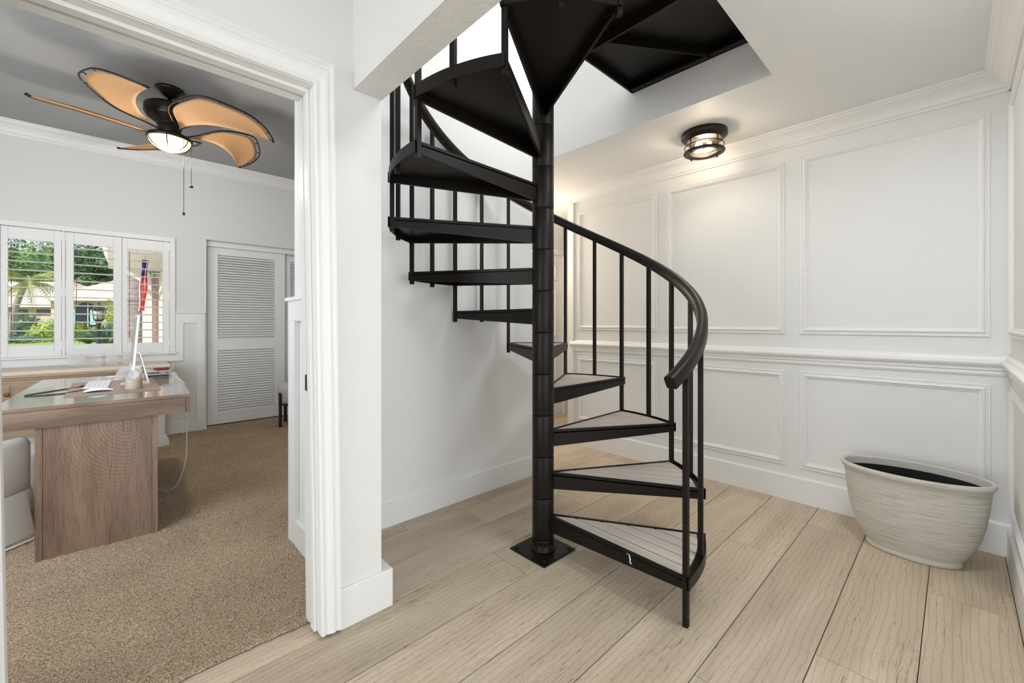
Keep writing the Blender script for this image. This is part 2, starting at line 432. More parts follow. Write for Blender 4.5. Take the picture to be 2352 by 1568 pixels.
# ------------------------------------------------------------------ walls and ceilings
def slab(name, *boxes, mat=M_wall, label=None):
    mb = MB()
    for b in boxes: mb.box(*b)
    return struct(mb.build(name, mat), label)
slab('wall_panelled', (XP, XP + .12, -.31, 2.625, 0, ZC))
slab('wall_side', (1.75, XP, YR - .12, YR, 0, ZC))
slab('wall_living', (-4.3, 3.4, -4.3, -4.2, 0, ZC), (3.265, 3.385, -4.2, -.31, 0, ZC))
# doorway wall: pieces left, right and above the opening, the return to the stair alcove
slab('wall_doorway', (.595, XB1, YD, 1.76, 0, 5.2), (-4.3, -.235, YD, 1.76, 0, 5.2), (-.235, .595, YD, 1.76, 2.06, 5.2))
slab('wall_alcove', (.71, XB1, 1.76, 2.47, 0, 5.2), (XB1, HX, 2.262, 2.47, 0, 5.2))
slab('wall_well', (HX, HX + .12, 1.452, 2.47, ZC, 5.2), (HX, HX + .12, HY - .12, 1.452, ZC, 2.717), (XB1, HX, HY - .12, HY, ZC, 2.66), (XB0, XB1, HY - 3.0, YD, ZC, 5.2))
slab('beam_stair', (XB0, XB1, YR, YD, ZB, ZC), mat=M_ceil, label='white dropped beam beside the stair well')
slab('ceiling_hall', (HX + .12, 6.2, -.31, 4.2, ZC, ZC + .1), (XB1, HX + .12, -.31, HY - .12, ZC, ZC + .1), (-4.3, XB0, -.31, YD, ZC, ZC + .1), (-4.3, 3.385, -4.2, -.31, ZC, ZC + .1), (HX - .1, HX + .12, 2.47, 4.2, ZC, ZC + .1), mat=M_ceil)
slab('wall_foyer_end', (-4.4, -4.3, -4.3, 1.76, 0, 2.6))
slab('ceiling_upstairs', (XB1 - .2, 5.2, -2.4, 2.5, 5.1, 5.2))
slab('wall_upstairs', (5.1, 5.2, -2.4, 2.5, 2.6, 5.2), (XB1 - .1, 5.2, -2.45, -2.35, 2.6, 5.2))
slab('floor_upstairs', (XB1, 5.2, -2.4, HY - .12, 2.6, 2.69), (HX + .12, 5.2, HY - .12, 2.5, 2.6, 2.69), mat=M_pine)
slab('wall_upstairs_rear', (HX, 5.2, 2.3, 2.45, 2.69, 5.2))
# back hall past the panelled wall
slab('wall_back_hall', (2.3, 3.36, 3.52, 3.64, 0, ZC), (4.245, 6.2, 3.52, 3.64, 0, ZC), (3.36, 4.245, 3.52, 3.64, 2.05, ZC), (6.1, 6.2, 2.625, 3.52, 0, ZC), (XP + .12, 6.2, 2.5, 2.625, 0, ZC), (HX - .1, HX, 2.47, 3.52, 0, ZC), mat=M_wall)
# office
slab('wall_office_window', (-2.5, -.75, YF, YF + .15, 0, ZO), (.45, .733, YF, YF + .15, 0, ZO), (-.75, .45, YF, YF + .15, 2.05, ZO), (-.75, .45, YF, YF + .15, 0, .862), (.733, 2.5, YF, YF + .15, 2.094, ZO), (2.36, 2.5, YF, YF + .15, 0, 2.094), mat=M_offwall)
slab('wall_office_closet', (.60, 2.5, 6.3, 6.4, 0, 2.6), (.60, .733, YF + .15, 6.3, 0, 2.6), (2.4, 2.5, YF + .15, 6.3, 0, 2.6), (.60, 2.5, YF + .15, 6.3, 2.5, 2.6), mat=M_offwall)
slab('wall_office_end', (2.4, 2.5, 2.47, YF, 0, ZO), (-2.5, -2.4, 1.76, YF, 0, ZO), (XB1, 2.4, 2.462, 2.48, 0, ZO), mat=M_offwall)
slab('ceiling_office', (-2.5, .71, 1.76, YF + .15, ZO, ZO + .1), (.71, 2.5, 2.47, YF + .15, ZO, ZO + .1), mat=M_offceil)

# ------------------------------------------------------------------ mouldings
def rect_frame(mb, P0, U, V, N, w, h, prof):
    """mitred picture-frame moulding: outer rectangle w x h from corner P0 along U, V; prof = [(inset, height)]"""
    P0, U, V, N = Vector(P0), Vector(U), Vector(V), Vector(N)
    c = [(0, 0, 1, 1), (w, 0, -1, 1), (w, h, -1, -1), (0, h, 1, -1)]
    vs = []
    for u, v, a, b in c:
        for i, t in prof: vs.append(P0 + U * (u + a * i) + V * (v + b * i) + N * t)
    n = len(prof); fs = []
    for k in range(4):
        k2 = (k + 1) % 4
        for i in range(n - 1): fs.append((k * n + i, k2 * n + i, k2 * n + i + 1, k * n + i + 1))
    mb.add(vs, fs)
PF = [(0, 0), (0, .007), (.004, .010), (.009, .010), (.012, .006), (.016, .007), (.022, .014), (.029, .016), (.034, .012), (.037, .008), (.041, .008), (.044, .003), (.044, 0)]
tn = 0
def trim(mb, mat=M_trim, label=None, bevel=0):
    global tn; tn += 1
    return struct(mb.build('trim_%d' % tn, mat, bevel=bevel), label)
for (ya, yb, za, zb, lab) in ((-.12, .705, 1.102, 2.264, 'widest upper panel moulding above the planter'), (.79, 1.617, 1.102, 2.256, 'middle upper panel moulding below the ceiling light'), (1.704, 2.524, 1.108, 2.25, 'narrowest upper panel moulding behind the stair pole'),
                              (-.122, .705, .224, .86, 'widest lower panel moulding behind the planter'), (.785, 1.60, .226, .857, 'middle lower panel moulding behind the handrail end'), (1.704, 2.524, .238, .856, 'narrowest lower panel moulding beside the hall opening')):
    mb = MB(); rect_frame(mb, (XP, ya, za), (0, 1, 0), (0, 0, 1), (-1, 0, 0), yb - ya, zb - za, PF); trim(mb, label='white ' + lab)
for (za, zb, lab) in ((1.102, 2.264, 'upper'), (.224, .86, 'lower')):
    mb = MB(); rect_frame(mb, (2.10, YR, za), (1, 0, 0), (0, 0, 1), (0, 1, 0), 1.085, zb - za, PF); trim(mb, label='white %s panel moulding on the near side wall' % lab)
CROWN = [(0, -.105), (.010, -.105), (.014, -.096), (.012, -.088), (.020, -.083), (.022, -.074), (.030, -.058), (.044, -.040), (.060, -.028), (.074, -.022), (.078, -.014), (.090, -.010), (.092, 0), (0, 0)]
RAIL = [(0, .905), (.008, .905), (.012, .915), (.010, .926), (.016, .934), (.016, .948), (.030, .956), (.037, .968), (.037, .978), (.024, .988), (.018, 1.0), (.010, 1.008), (0, 1.008)]
def run(prof, a, b, N, z=0, mb=None):
    """extrude a wall profile (out, height) from a to b on a wall with outward normal N"""
    mb = mb or MB(); N = Vector(N); fr = (N, Vector((0, 0, 1)))
    mb.sweep([(a[0], a[1], z), (b[0], b[1], z)], prof, [fr, fr]); return mb
trim(run(CROWN, (XP, YR), (XP, 2.64), (-1, 0, 0), ZC), label='white crown moulding along the panelled wall')
trim(run(CROWN, (1.75, YR), (XP, YR), (0, 1, 0), ZC), label='white crown moulding along the near side wall')
trim(run(RAIL, (XP, YR), (XP, 2.60), (-1, 0, 0)), label='white chair rail across the panelled wall')
trim(run(RAIL, (1.75, YR), (XP, YR), (0, 1, 0)), label='white chair rail on the near side wall')
mb = MB(); mb.box(XP - .012, XP + .125, 2.585, 2.64, 0, ZC - .105); mb.box(XP - .02, XP - .001, 2.565, 2.5849, 0, ZC - .106)
trim(mb, label='white casing closing the end of the panelled wall')
BB = [(0, 0), (.016, 0), (.016, .145), (.011, .152), (0, .155)]
def bbd(name, a, b, N, h=1., mat=M_trim, label=None, t=1.):
    return struct(run([(x * t, z * h) for x, z in BB], a, b, N).build(name, mat), label)
bbd('baseboard_panelled', (XP, YR), (XP, 2.585), (-1, 0, 0), 1.07)
bbd('baseboard_side', (1.75, YR), (XP, YR), (0, 1, 0), 1.0)
bbd('baseboard_alcove', (XB1, 2.262), (HX, 2.262), (0, -1, 0), 1.0)
mb = MB(); mb.box(.628, .842, 1.610, YD + .02, 0, .155); mb.box(XB1 - .01, .842, YD + .021, 2.262, 0, .155)
struct(mb.build('baseboard_doorway', M_trim, bevel=.004))
bbd('baseboard_back_hall', (4.33, 3.52), (6.1, 3.52), (0, -1, 0), .9)

# doorway casing, leaning a little as in the photo (plumb at the foot, 2.4 cm over at the head)
LEAN = -.0135
def lean(mb):
    mb.v = [(x + LEAN * z, y, z) for x, y, z in mb.v]; return mb
CAS = [(0, 0), (0, .012), (.004, .016), (.010, .016), (.013, .012), (.020, .014), (.034, .020), (.044, .022), (.050, .018), (.056, .018), (.062, .024), (.070, .024), (.072, .020), (.072, 0)]
mb = MB()
def cas(path, outs):
    vs = []; n = len(CAS)
    for (x, z), (ox, oz) in zip(path, outs):
        for d, t in CAS: vs.append((x + ox * d, YD - t, z + oz * d))
    for k in range(len(path) - 1):
        fs = [(k * n + i, k * n + i + 1, (k + 1) * n + i + 1, (k + 1) * n + i) for i in range(n - 1)]
        mb.add(vs, fs) if k == 0 else mb.f.extend([list(f) for f in fs]) or mb.mi.extend([0] * len(fs)) or mb.sm.extend([False] * len(fs)) or mb.tone.extend([None] * len(fs))
cas([(.557, .012), (.557, 2.048), (-.210, 2.048), (-.210, .012)], [(1, 0), (1, 1.35), (-1, 1.35), (-1, 0)])
lean(mb); trim(mb, label='white fluted casing around the office doorway')
mb = MB()
mb.box(.556, .60, YD - .004, 1.765, .010, 2.046); mb.box(.545, .5559, 1.66, 1.70, .010, 2.032); mb.box(.549, .5559, 1.725, 1.766, .010, 2.036)
mb.box(-.24, -.210, YD - .004, 1.765, .010, 2.046); mb.box(-.2099, -.199, 1.66, 1.70, .010, 2.032)
mb.box(-.24, .60, YD - .004, 1.765, 2.046, 2.07); mb.box(-.2099, .5559, 1.66, 1.70, 2.032, 2.0459); mb.box(-.2099, .5559, 1.725, 1.766, 2.036, 2.0459)
lean(mb); trim(mb, label='white door jamb and stop lining the office doorway', bevel=.002)
o = MB().box(.5325, .5365, 1.702, 1.724, .915, .975).build('strike_plate', M_black)
tag(o, 'small black strike plate let into the doorway jamb', 'strike plate')

# ------------------------------------------------------------------ office trim
mb = MB()
for b in ((.532, .644, YF - .014, YF, 1.173, 1.283), (.644, .717, YF - .014, YF, .132, 1.283), (.4635, .532, YF - .014, YF, .774, 1.283), (-1.2, .4635, YF - .014, YF, .774, .854)): mb.box(*b)
trim(mb, M_otrim, 'grey white wainscot boards beside the office window')
mb = MB().box(.46, .722, YF - .03, YF, 1.283, 1.297); trim(mb, M_otrim, 'thin wainscot cap between window and closet')
mb = MB().box(-1.3, .732, YF - .022, YF, 0, .132); struct(mb.build('baseboard_office_window', M_otrim, bevel=.003))
OCR = [(o_ * .95, h * 1.15) for o_, h in CROWN]
trim(run(OCR, (-2.5, YF), (2.5, YF), (0, -1, 0), ZO), M_otrim, 'crown moulding above the office window wall')
mb = MB()
for b in ((.684, .7095, 1.766, 2.470, 1.184, 1.292), (.684, .7095, 2.385, 2.470, .142, 1.184), (.684, .7095, 1.766, 2.470, 0, .142), (.684, .79, 2.470, 2.492, 0, 1.292)): mb.box(*b)
trim(mb, M_trim, 'white wainscot panel on the short wall inside the doorway', bevel=.002)
mb = MB().box(.672, .709, 1.766, 2.471, 1.292, 1.310).box(.672, .79, 2.471, 2.51, 1.292, 1.310); trim(mb, M_trim, 'white ledge cap on the short wall inside the doorway')
mb = MB().box(.734, 2.36, 5.735, 5.768, 2.035, 2.094); trim(mb, M_otrim, 'closet head rail above the louvred doors')

# window frame and glass
mb = MB()
for b in ((-.78, .463, YF - .024, YF + .12, 2.022, 2.07), (.417, .463, YF - .024, YF + .12, .873, 2.022), (-.78, -.720, YF - .024, YF + .12, .873, 2.022), (-.78, .475, YF - .045, YF + .12, .855, .873),
          (-.354, -.332, YF - .012, YF + .05, .873, 2.022), (.040, .066, YF + .032, YF + .05, .873, 2.022)): mb.box(*b)  # last box is an added post blocking light between two shutter leaves
w = struct(mb.build('window_1', M_otrim, bevel=.003), 'white framed office window behind three shutters')
g = MB()
for a, b in ((-.70, -.35), (-.35, .44)): g.box(a, b, YF + .113, YF + .117, .875, 2.03)
g.build('glass_pane', M_glass, w)
mb = MB().box(-.70, .44, YF + .108, YF + .125, .875, .90).box(-.70, .44, YF + .108, YF + .125, 2.0, 2.04); mb.build('sash_rail', M_otrim, w)

# plantation shutters: one thing per hinged leaf
def shutter(x0, x1, op0, op1, label, hinge):
    t = thing('shutter', label, 'shutter', (x0, YF - .002, .873), 0, 'plantation shutters in the office window')
    W = x1 - x0; a, b = op0 - x0, op1 - x0; Hh = 1.147; z0, z1 = .103, 1.040
    mb = MB().box(0, a, 0, .028, 0, Hh).box(b, W, 0, .028, 0, Hh).box(a, b, .001, .027, 0, z0).box(a, b, .001, .027, z1, Hh)
    mb.build('frame', M_otrim, t, bevel=.0025)
    mb = MB()
    for i in range(12):
        z = .155 + .0771 * i
        prof = [(-.031, 0), (-.022, .0042), (0, .0058), (.022, .0042), (.031, 0), (.022, -.0042), (0, -.0058), (-.022, -.0042)]
        fr = (Vector((0, 1, .03)), Vector((0, 0, 1)))
        mb.sweep([(a - .004, .014, z), (b + .004, .014, z)], prof, [fr, fr])
    mb.build('louvres', M_otrim, t)
    mb = MB().box(a + .012, a + .017, .044, .049, .14, .62).box(a + .012, a + .017, .044, .049, .64, 1.02); mb.build('tilt_rod', M_black, t)
    for z in (.06, .55, 1.06):
        MB().box(W - .004 if hinge > 0 else -.010, W + .010 if hinge > 0 else .004, -.004, .004, z, z + .075).build('hinge', M_white, t)
    return t
shutter(-.717, -.357, -.675, -.403, 'shutter leaf by the doorway jamb, looking onto a leaning palm', 1)
shutter(-.329, .052, -.278, -.010, 'middle shutter leaf, looking onto a garden lamp post', -1)
shutter(.054, .414, .093, .362, 'shutter leaf beside the closet, looking onto a flag and porch', 1)

# closet doors
def closet_door(n, x0, x1, y, label):
    W = x1 - x0
    o = MB(); 
    sl, sr = (.105, .115)
    o.box(x0, x0 + sl, y, y + .033, .025, 2.045).box(x1 - sr, x1, y, y + .033, .025, 2.045)
    for a, b in ((.025, .155), (.862, .985), (1.95, 2.045)): o.box(x0 + sl, x1 - sr, y, y + .033, a, b)
    d = struct(o.build('door_%d' % n, M_otrim, bevel=.003), label)
    lv = MB()
    for a, b in ((.155, .862), (.985, 1.95)):
        k = int((b - a) / .0285); st = (b - a) / k
        for i in range(k):
            z = a + (i + .5) * st
            prof = [(-.0125, -.0135), (-.0085, -.0145), (.0120, .0100), (.0080, .0110)]
            fr = (Vector((0, 1, 0)), Vector((0, 0, 1)))
            lv.sweep([(x0 + sl, y + .016, z), (x1 - sr, y + .016, z)], prof, [fr, fr])
    lv.build('louvre_panel', M_otrim, d)
    return d
d = closet_door(1, .750, 1.55, 5.775, 'louvred sliding closet door with a small round pull')
MB().lathe([(0, 0), (.013, 0), (.014, .004), (.010, .006), (.009, .003), (0, .002)], seg=20).build('door_knob', M_alu, d, loc=(.785, 5.775, .912)).rotation_euler = (rad(90), 0, 0)
closet_door(2, 1.52, 2.35, 5.82, 'second louvred closet door, mostly hidden by the short wall')

# hall door
def hall_door():
    x0, x1, y = 3.365, 4.235, 3.53
    mb = MB().box(x0, x1, y, y + .035, .012, 2.035)
    cols = [(.115, .375), (.49, .752)]
    for a, b in cols:
        for z0, z1 in ((.25, .82), (1.0, 1.60), (1.72, 1.92)):
            rect_frame(mb, (x0 + a, y, z0), (1, 0, 0), (0, 0, 1), (0, -1, 0), b - a, z1 - z0, [(0, 0), (.006, .006), (.014, .008), (.022, .002), (.03, .002), (.034, 0)])
            mb.box(x0 + a + .055, x0 + b - .055, y - .006, y, z0 + .055, z1 - .055)
    struct(mb.build('door_3', M_trim, bevel=.002), 'white six panel door at the end of the back hall')
    mb = MB().box(x0 - .075, x0 - .005, 3.50, 3.52, 0, 2.045).box(x1 + .005, x1 + .075, 3.50, 3.52, 0, 2.045).box(x0 - .075, x1 + .075, 3.50, 3.52, 2.045, 2.12)
    trim(mb, M_trim, 'white casing around the back hall door', bevel=.004)
hall_door()
trim(run([(a * 1.5, b * 1.9) for a, b in CROWN], (HX, 3.52), (6.1, 3.52), (0, -1, 0), ZC), M_trim, 'crown moulding above the back hall door')

# ------------------------------------------------------------------ spiral staircase
PX, PY = 1.613, 1.4715
TH1, DTH, SPAN, RT, RISE, Z0 = rad(-91.48), rad(30.28), rad(31.6), .768, .2113, -.0167
st = thing('spiral_staircase', 'black steel spiral staircase with grey composite treads, rising through the ceiling', 'staircase', (PX, PY, 0))
mb = MB().box(-.121, .118, -.118, .121, 0, .009).build('base_plate', M_steel, st, bevel=.002)
for sx in (-1, 1):
    for sy in (-1, 1):
        MB().lathe([(0, .018), (.007, .0175), (.010, .013), (.010, .009)], sx * .095, sy * .095, 10).build('bolt', M_steel, mb)
MB().lathe([(.0525, 0), (.0525, 5.0)], seg=40).build('pole', M_steel, st)
MB().lathe([(.062, .009), (.063, .016), (.0585, .022), (.056, .024), (.056, .058), (.0575, .062), (.0575, .067), (.054, .069)], seg=40).build('base_collar', M_steel, st)
sl = MB().lathe([(.053, .0005), (.0552, .003), (.0558, .005), (.0558, RISE - .006), (.0552, RISE - .004), (.053, RISE - .0015)], seg=40).build('hub_sleeve', M_steel, st, loc=(0, 0, .069))
for n in range(1, 13):
    c = sl.copy(); COL.objects.link(c); c.parent = st; c.location = (0, 0, .069 + n * RISE)
def radial_bar(mb, ang, t0, t1, zo=-.047, zi=-.086):
    d = Vector((math.cos(ang), math.sin(ang), 0)); n = Vector((-math.sin(ang), math.cos(ang), 0))
    q = []
    for r, zb in ((.05, zi), (RT + .004, zo)):
        for tt in (t0, t1):
            q.append((d * r + n * tt, zb))
    bot = [q[0][0] + Vector((0, 0, q[0][1])), q[2][0] + Vector((0, 0, q[2][1])), q[3][0] + Vector((0, 0, q[3][1])), q[1][0] + Vector((0, 0, q[1][1]))]
    top = [Vector((p[0].x, p[0].y, 0)) for p in (q[0], q[2], q[3], q[1])]
    mb.hexa(bot, top)
def make_tread():
    mb = MB()
    radial_bar(mb, 0, 0, .012)
    radial_bar(mb, SPAN, -.012, 0)
    N = 14
    for r0, r1, z0, z1 in ((RT - .007, RT, -.047, 0),):
        bot = [(r1 * math.cos(SPAN * i / N), r1 * math.sin(SPAN * i / N)) for i in range(N + 1)] + [(r0 * math.cos(SPAN * i / N), r0 * math.sin(SPAN * i / N)) for i in range(N, -1, -1)]
        mb.prism(bot, z0, z1)
    pan = [(.06, .004)] + [((RT - .005) * math.cos(SPAN * i / N), (RT - .005) * math.sin(SPAN * i / N)) for i in range(N + 1)]
    pan = [(.05, .0)] + pan[1:] + [(.05 * math.cos(SPAN), .05 * math.sin(SPAN))]
    mb.prism(pan, -.018, -.012)
    t = mb.build('tread', M_steel, st)
    bd = MB(); w = .066; ca, sa = math.cos(SPAN), math.sin(SPAN); RB = RT - .036
    k = 0; y = .015
    while y < RB * sa - .02:
        y0, y1 = y, min(y + w - .0068, RB * sa - .012)
        def xl(yy): return max((yy * ca + .014) / sa, .062)
        p = [(xl(y0), y0)]
        for i in range(6):
            yy = y0 + (y1 - y0) * i / 5
            p.append((max(math.sqrt(RB * RB - yy * yy), xl(yy) + .002), yy))
        p.append((xl(y1), y1))
        bd.prism(p, -.0118, -.004); y += w; k += 1
    gb = MB(); gb.prism([(.06, .013)] + [((RB) * math.cos(a), (RB) * math.sin(a)) for a in [.018 + (SPAN - .036) * i / 10 for i in range(11)]], -.0119, -.0095)
    b = bd.build('tread_boards', M_tread, t)
    g = gb.build('board_bed', M_groove, t)
    bolts = []
    for a, s_ in ((0, -1), (SPAN, 1)):
        x = RT - .022
        o = MB().lathe([(0, .005), (.006, .0045), (.0085, .002), (.0085, -.001)], seg=12).build('bolt', M_steel, t)
        dv = Vector((math.cos(a), math.sin(a), 0)) * x; o.location = (dv.x, dv.y, -.022)
        o.rotation_euler = (rad(90), 0, 0) if s_ < 0 else (rad(-90), 0, a)
        bolts.append(o)
    return t, [b, g] + bolts
t0, kids = make_tread()
treads = []
for n in range(1, 13):
    if n == 1: c = t0
    else:
        c = t0.copy(); COL.objects.link(c); c.parent = st
        for k in kids:
            d = k.copy(); COL.objects.link(d); d.parent = c
    c.location = (0, 0, Z0 + n * RISE); c.rotation_euler = (0, 0, TH1 + (n - 1) * DTH); treads.append(c)
mk = MB()
pth = [(.498, -.0125), (.505, -.010), (.513, -.014), (.512, -.022), (.515, -.030), (.514, -.040), (.519, -.048)]
for i in range(len(pth) - 1):
    (xa, za), (xb, zb) = pth[i], pth[i + 1]; q = .0022 + .0012 * (i % 2)
    mk.hexa([(xa - q, -.0014, za), (xa + q, -.0014, za), (xb + q, -.0014, zb), (xb - q, -.0014, zb)], [(xa - q, .001, za), (xa + q, .001, za), (xb + q, .001, zb), (xb - q, .001, zb)])
o = mk.build('paint_chip', M_white, treads[0]); o['label'] = 'white chip in the black paint'
# balusters
RB_ = .7525
def rail_z(a): return Z0 + RISE * (1 + (a - TH1) / DTH) + .812
bal = MB(); 
def baluster(a, z0, z1):
    h = .0102
    o = MB().box(-h, h, -h, h, z0, z1)
    ob = o.build('baluster', M_steel, st, loc=(RB_ * math.cos(a), RB_ * math.sin(a), 0), rotz=a, bevel=.0015)
    return ob
for k in range(1, 14):
    a = TH1 + (k - 1) * DTH + rad(1.0)
    baluster(a, 0 if k == 1 else Z0 + (k - 1) * RISE - .07, rail_z(a) - .012)
for k in range(1, 13):
    a = TH1 + (k - .5) * DTH + rad(.6)
    baluster(a, Z0 + k * RISE - .07 if k > 1 else Z0 + k * RISE - .045, rail_z(a) - .012)
# handrail
mb = MB(); pts, frs = [], []
A0, A1 = TH1 - rad(7.6), TH1 + 12.15 * DTH
NS = 150
for i in range(NS + 1):
    a = A0 + (A1 - A0) * i / NS
    rr = Vector((math.cos(a), math.sin(a), 0)); tg = Vector((-math.sin(a) * RB_, math.cos(a) * RB_, RISE / DTH)).normalized()
    up = rr.cross(tg).normalized(); up = up if up.z > 0 else -up
    pts.append(rr * RB_ + Vector((0, 0, rail_z(a)))); frs.append((rr, up))
prof = [(-.0225, -.024), (-.019, -.027), (.019, -.027), (.0225, -.024), (.0225, .012), (.019, .020), (.012, .0255), (0, .0275), (-.012, .0255), (-.019, .020), (-.0225, .012)]
mb.sweep(pts, prof, frs, 0, True)
hr = mb.build('handrail', M_steel, st)
m_ = hr.modifiers.new('edges', 'EDGE_SPLIT'); m_.split_angle = rad(50)
# landing platform
ld = MB(); ZL = 2.665; lx0, lx1, ly0, ly1 = .045, HX - .0015 - PX, HY - PY - .05, 1.449 - PY
ld.box(lx0, lx1, ly0, ly1 - .006, ZL + .045, ZL + .052)
ld.box(lx0, lx1, ly1 - .012, ly1, ZL, ZL + .052); ld.box(lx1 - .045, lx1, ly0, ly1, ZL, ZL + .008); ld.box(lx1 - .008, lx1, ly0, ly1, ZL, ZL + .052)
ld.box(lx0, lx0 + .012, ly0, ly1, ZL - .03, ZL + .052)
dv = Vector((math.cos(rad(-33)), math.sin(rad(-33)), 0)); nv = Vector((-dv.y, dv.x, 0)); L_ = (lx1 - .02) / dv.x
q = [dv * .05 - nv * .006, dv * L_ - nv * .006, dv * L_ + nv * .006, dv * .05 + nv * .006]
ld.hexa([(p.x, p.y, ZL) for p in q], [(p.x, p.y, ZL + .046) for p in q])
ld.build('landing', M_steel, st)

# ------------------------------------------------------------------ oval planter
pl = thing('planter', 'large empty oval planter with brushed cream glaze on the floor by the panelled wall', 'planter', (2.955, .155, 0))
bx, by, tx, ty, HH = .105, .19, .178, .288, .428
def oval(mb, rings, mi=0, seg=72, cap=True):
    vs = []; n = len(rings)
    for k in range(seg):
        a = 2 * PI * k / seg
        vs += [(sx * math.cos(a), sy * math.sin(a), z) for sx, sy, z in rings]
    fs = [(k * n + i, ((k + 1) % seg) * n + i, ((k + 1) % seg) * n + i + 1, k * n + i + 1) for k in range(seg) for i in range(n - 1)]
    if cap: fs.append(tuple(k * n for k in range(seg))[::-1]); fs.append(tuple(k * n + n - 1 for k in range(seg)))
    mb.add(vs, fs, mi, True)
R = [(.100, .172, 0), (.106, .179, .004), (.107, .180, .018), (.104, .177, .026), (.108, .183, .036), (.126, .212, .085), (.142, .238, .15), (.152, .254, .22), (.159, .265, .30), (.163, .271, .36), (.166, .2745, .392), (.172, .282, .398), (.178, .288, .410), (.178, .2885, .420), (.175, .285, .427), (.168, .278, .428), (.163, .272, .422)]
mb = MB(); oval(mb, R, cap=False); mb.add([(.100 * math.cos(2 * PI * k / 40), .172 * math.sin(2 * PI * k / 40), 0) for k in range(40)], [tuple(range(40))])
mb.build('body', M_planter, pl)
mb = MB(); oval(mb, [(.163, .272, .422), (.161, .2685, .405), (.159, .265, .388)], cap=False); mb.build('inner_rim', M_planterIn, pl)
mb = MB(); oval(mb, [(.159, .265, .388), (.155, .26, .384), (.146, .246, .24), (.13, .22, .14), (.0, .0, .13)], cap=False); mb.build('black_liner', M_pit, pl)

# ------------------------------------------------------------------ flush ceiling light
cl = thing('ceiling_light', 'bronze drum ceiling light with seeded glass, lit, near the panelled wall', 'ceiling light', (2.866, 1.160, ZC))
MB().lathe([(.02, 0), (.141, 0), (.142, -.004), (.142, -.030), (.137, -.036), (.128, -.038), (.126, -.046), (.116, -.047), (.114, -.052), (.104, -.052), (.10, -.040), (.02, -.040)], seg=56, closed=True).build('canopy', M_bronze, cl)
MB().lathe([(.098, -.048), (.098, -.128), (.0955, -.128), (.0955, -.048)], seg=48, closed=True).build('glass_drum', M_lampglass, cl)
MB().lathe([(.086, -.124), (.126, -.124), (.128, -.127), (.128, -.131), (.126, -.134), (.086, -.134), (.084, -.129)], seg=56, closed=True).build('lower_ring', M_bronze, cl)
MB().lathe([(.0, -.128), (.0855, -.128), (.0855, -.131), (0, -.131)], seg=40).build('glass_bottom', M_lampglass, cl)
MB().tube([(.121 * math.cos(a), .121 * math.sin(a), -.090) for a in [2 * PI * k / 48 for k in range(48)]], .0032, 6, loop=True).build('wire_ring', M_bronze, cl)
for k in range(4):
    a = rad(67 + 90 * k); x, y = .113 * math.cos(a), .113 * math.sin(a)
    r_ = MB().tube([(x, y, -.04), (x, y, -.126)], .0036, 8).build('rod', M_bronze, cl)
    MB().lathe([(0, -.148), (.005, -.146), (.0065, -.141), (.005, -.136), (.004, -.133)], x, y, 12).build('knob', M_bronze, r_)
for sx in (-1, 1):
    b_ = MB().lathe([(0, -.055), (.013, -.056), (.014, -.066), (.021, -.082), (.025, -.098), (.018, -.113), (0, -.118)], sx * .036, sx * -.02, 20).build('bulb', M_bulb, cl)

# ------------------------------------------------------------------ ceiling fan
fan = thing('ceiling_fan', 'dark bronze ceiling fan with five tan canvas blades and a lit caged lamp', 'ceiling fan', (.301, 4.061, ZO))
MB().lathe([(.02, 0), (.086, 0), (.088, -.012), (.080, -.022), (.066, -.034), (.046, -.058), (.034, -.066), (.018, -.070), (.0, -.070)], seg=40).build('canopy', M_bronze, fan)
MB().tube([(0, 0, -.06), (0, 0, -.15)], .014, 14).build('downrod', M_bronze, fan)
MB().lathe([(0, -.125), (.03, -.128), (.135, -.136), (.150, -.146), (.152, -.158), (.152, -.200), (.147, -.206), (.147, -.212), (.132, -.234), (.100, -.254), (.094, -.262), (.078, -.270), (.074, -.290), (0, -.292)], seg=48).build('motor_housing', M_bronze, fan)
MB().lathe([(0, -.282), (.068, -.284), (.070, -.290), (.070, -.342), (.066, -.350), (0, -.350)], seg=36).build('light_neck', M_bronze, fan)
lk = MB().lathe([(.05, -.340), (.070, -.343), (.122, -.354), (.136, -.361), (.140, -.370), (.140, -.384), (.133, -.388), (.127, -.382), (.08, -.368), (.05, -.362)], seg=48, closed=True).build('lamp_rim', M_bronze, fan)
MB().lathe([(.125, -.378), (.127, -.386), (.120, -.408), (.100, -.432), (.068, -.449), (.032, -.457), (0, -.459)], seg=48).build('glass_bowl', M_bowl, fan)
for k in range(3):
    a = rad(18 + 60 * k); p = []
    for i in range(15):
        ph = -PI / 2 + PI * i / 14; r_ = .136 * math.sin(ph); z = -.374 - .098 * math.cos(ph)
        p.append((r_ * math.cos(a), r_ * math.sin(a), z))
    MB().tube(p, .0035, 6).build('cage_wire', M_bronze, lk)
LEADA = -141.9; PITCH = math.tan(rad(14.34))
def blade_pt(u, v): return Vector((u, v, .241 * u - PITCH * v * min(1, .35 + u)))
FRAME = [(.071, .015), (.151, -.036), (.283, -.136), (.424, -.120), (.546, -.056), (.626, .115), (.650, .225), (.632, .327), (.579, .416), (.541, .449)]
fp = smooth_path([(u, v, 0) for u, v in FRAME], 6)
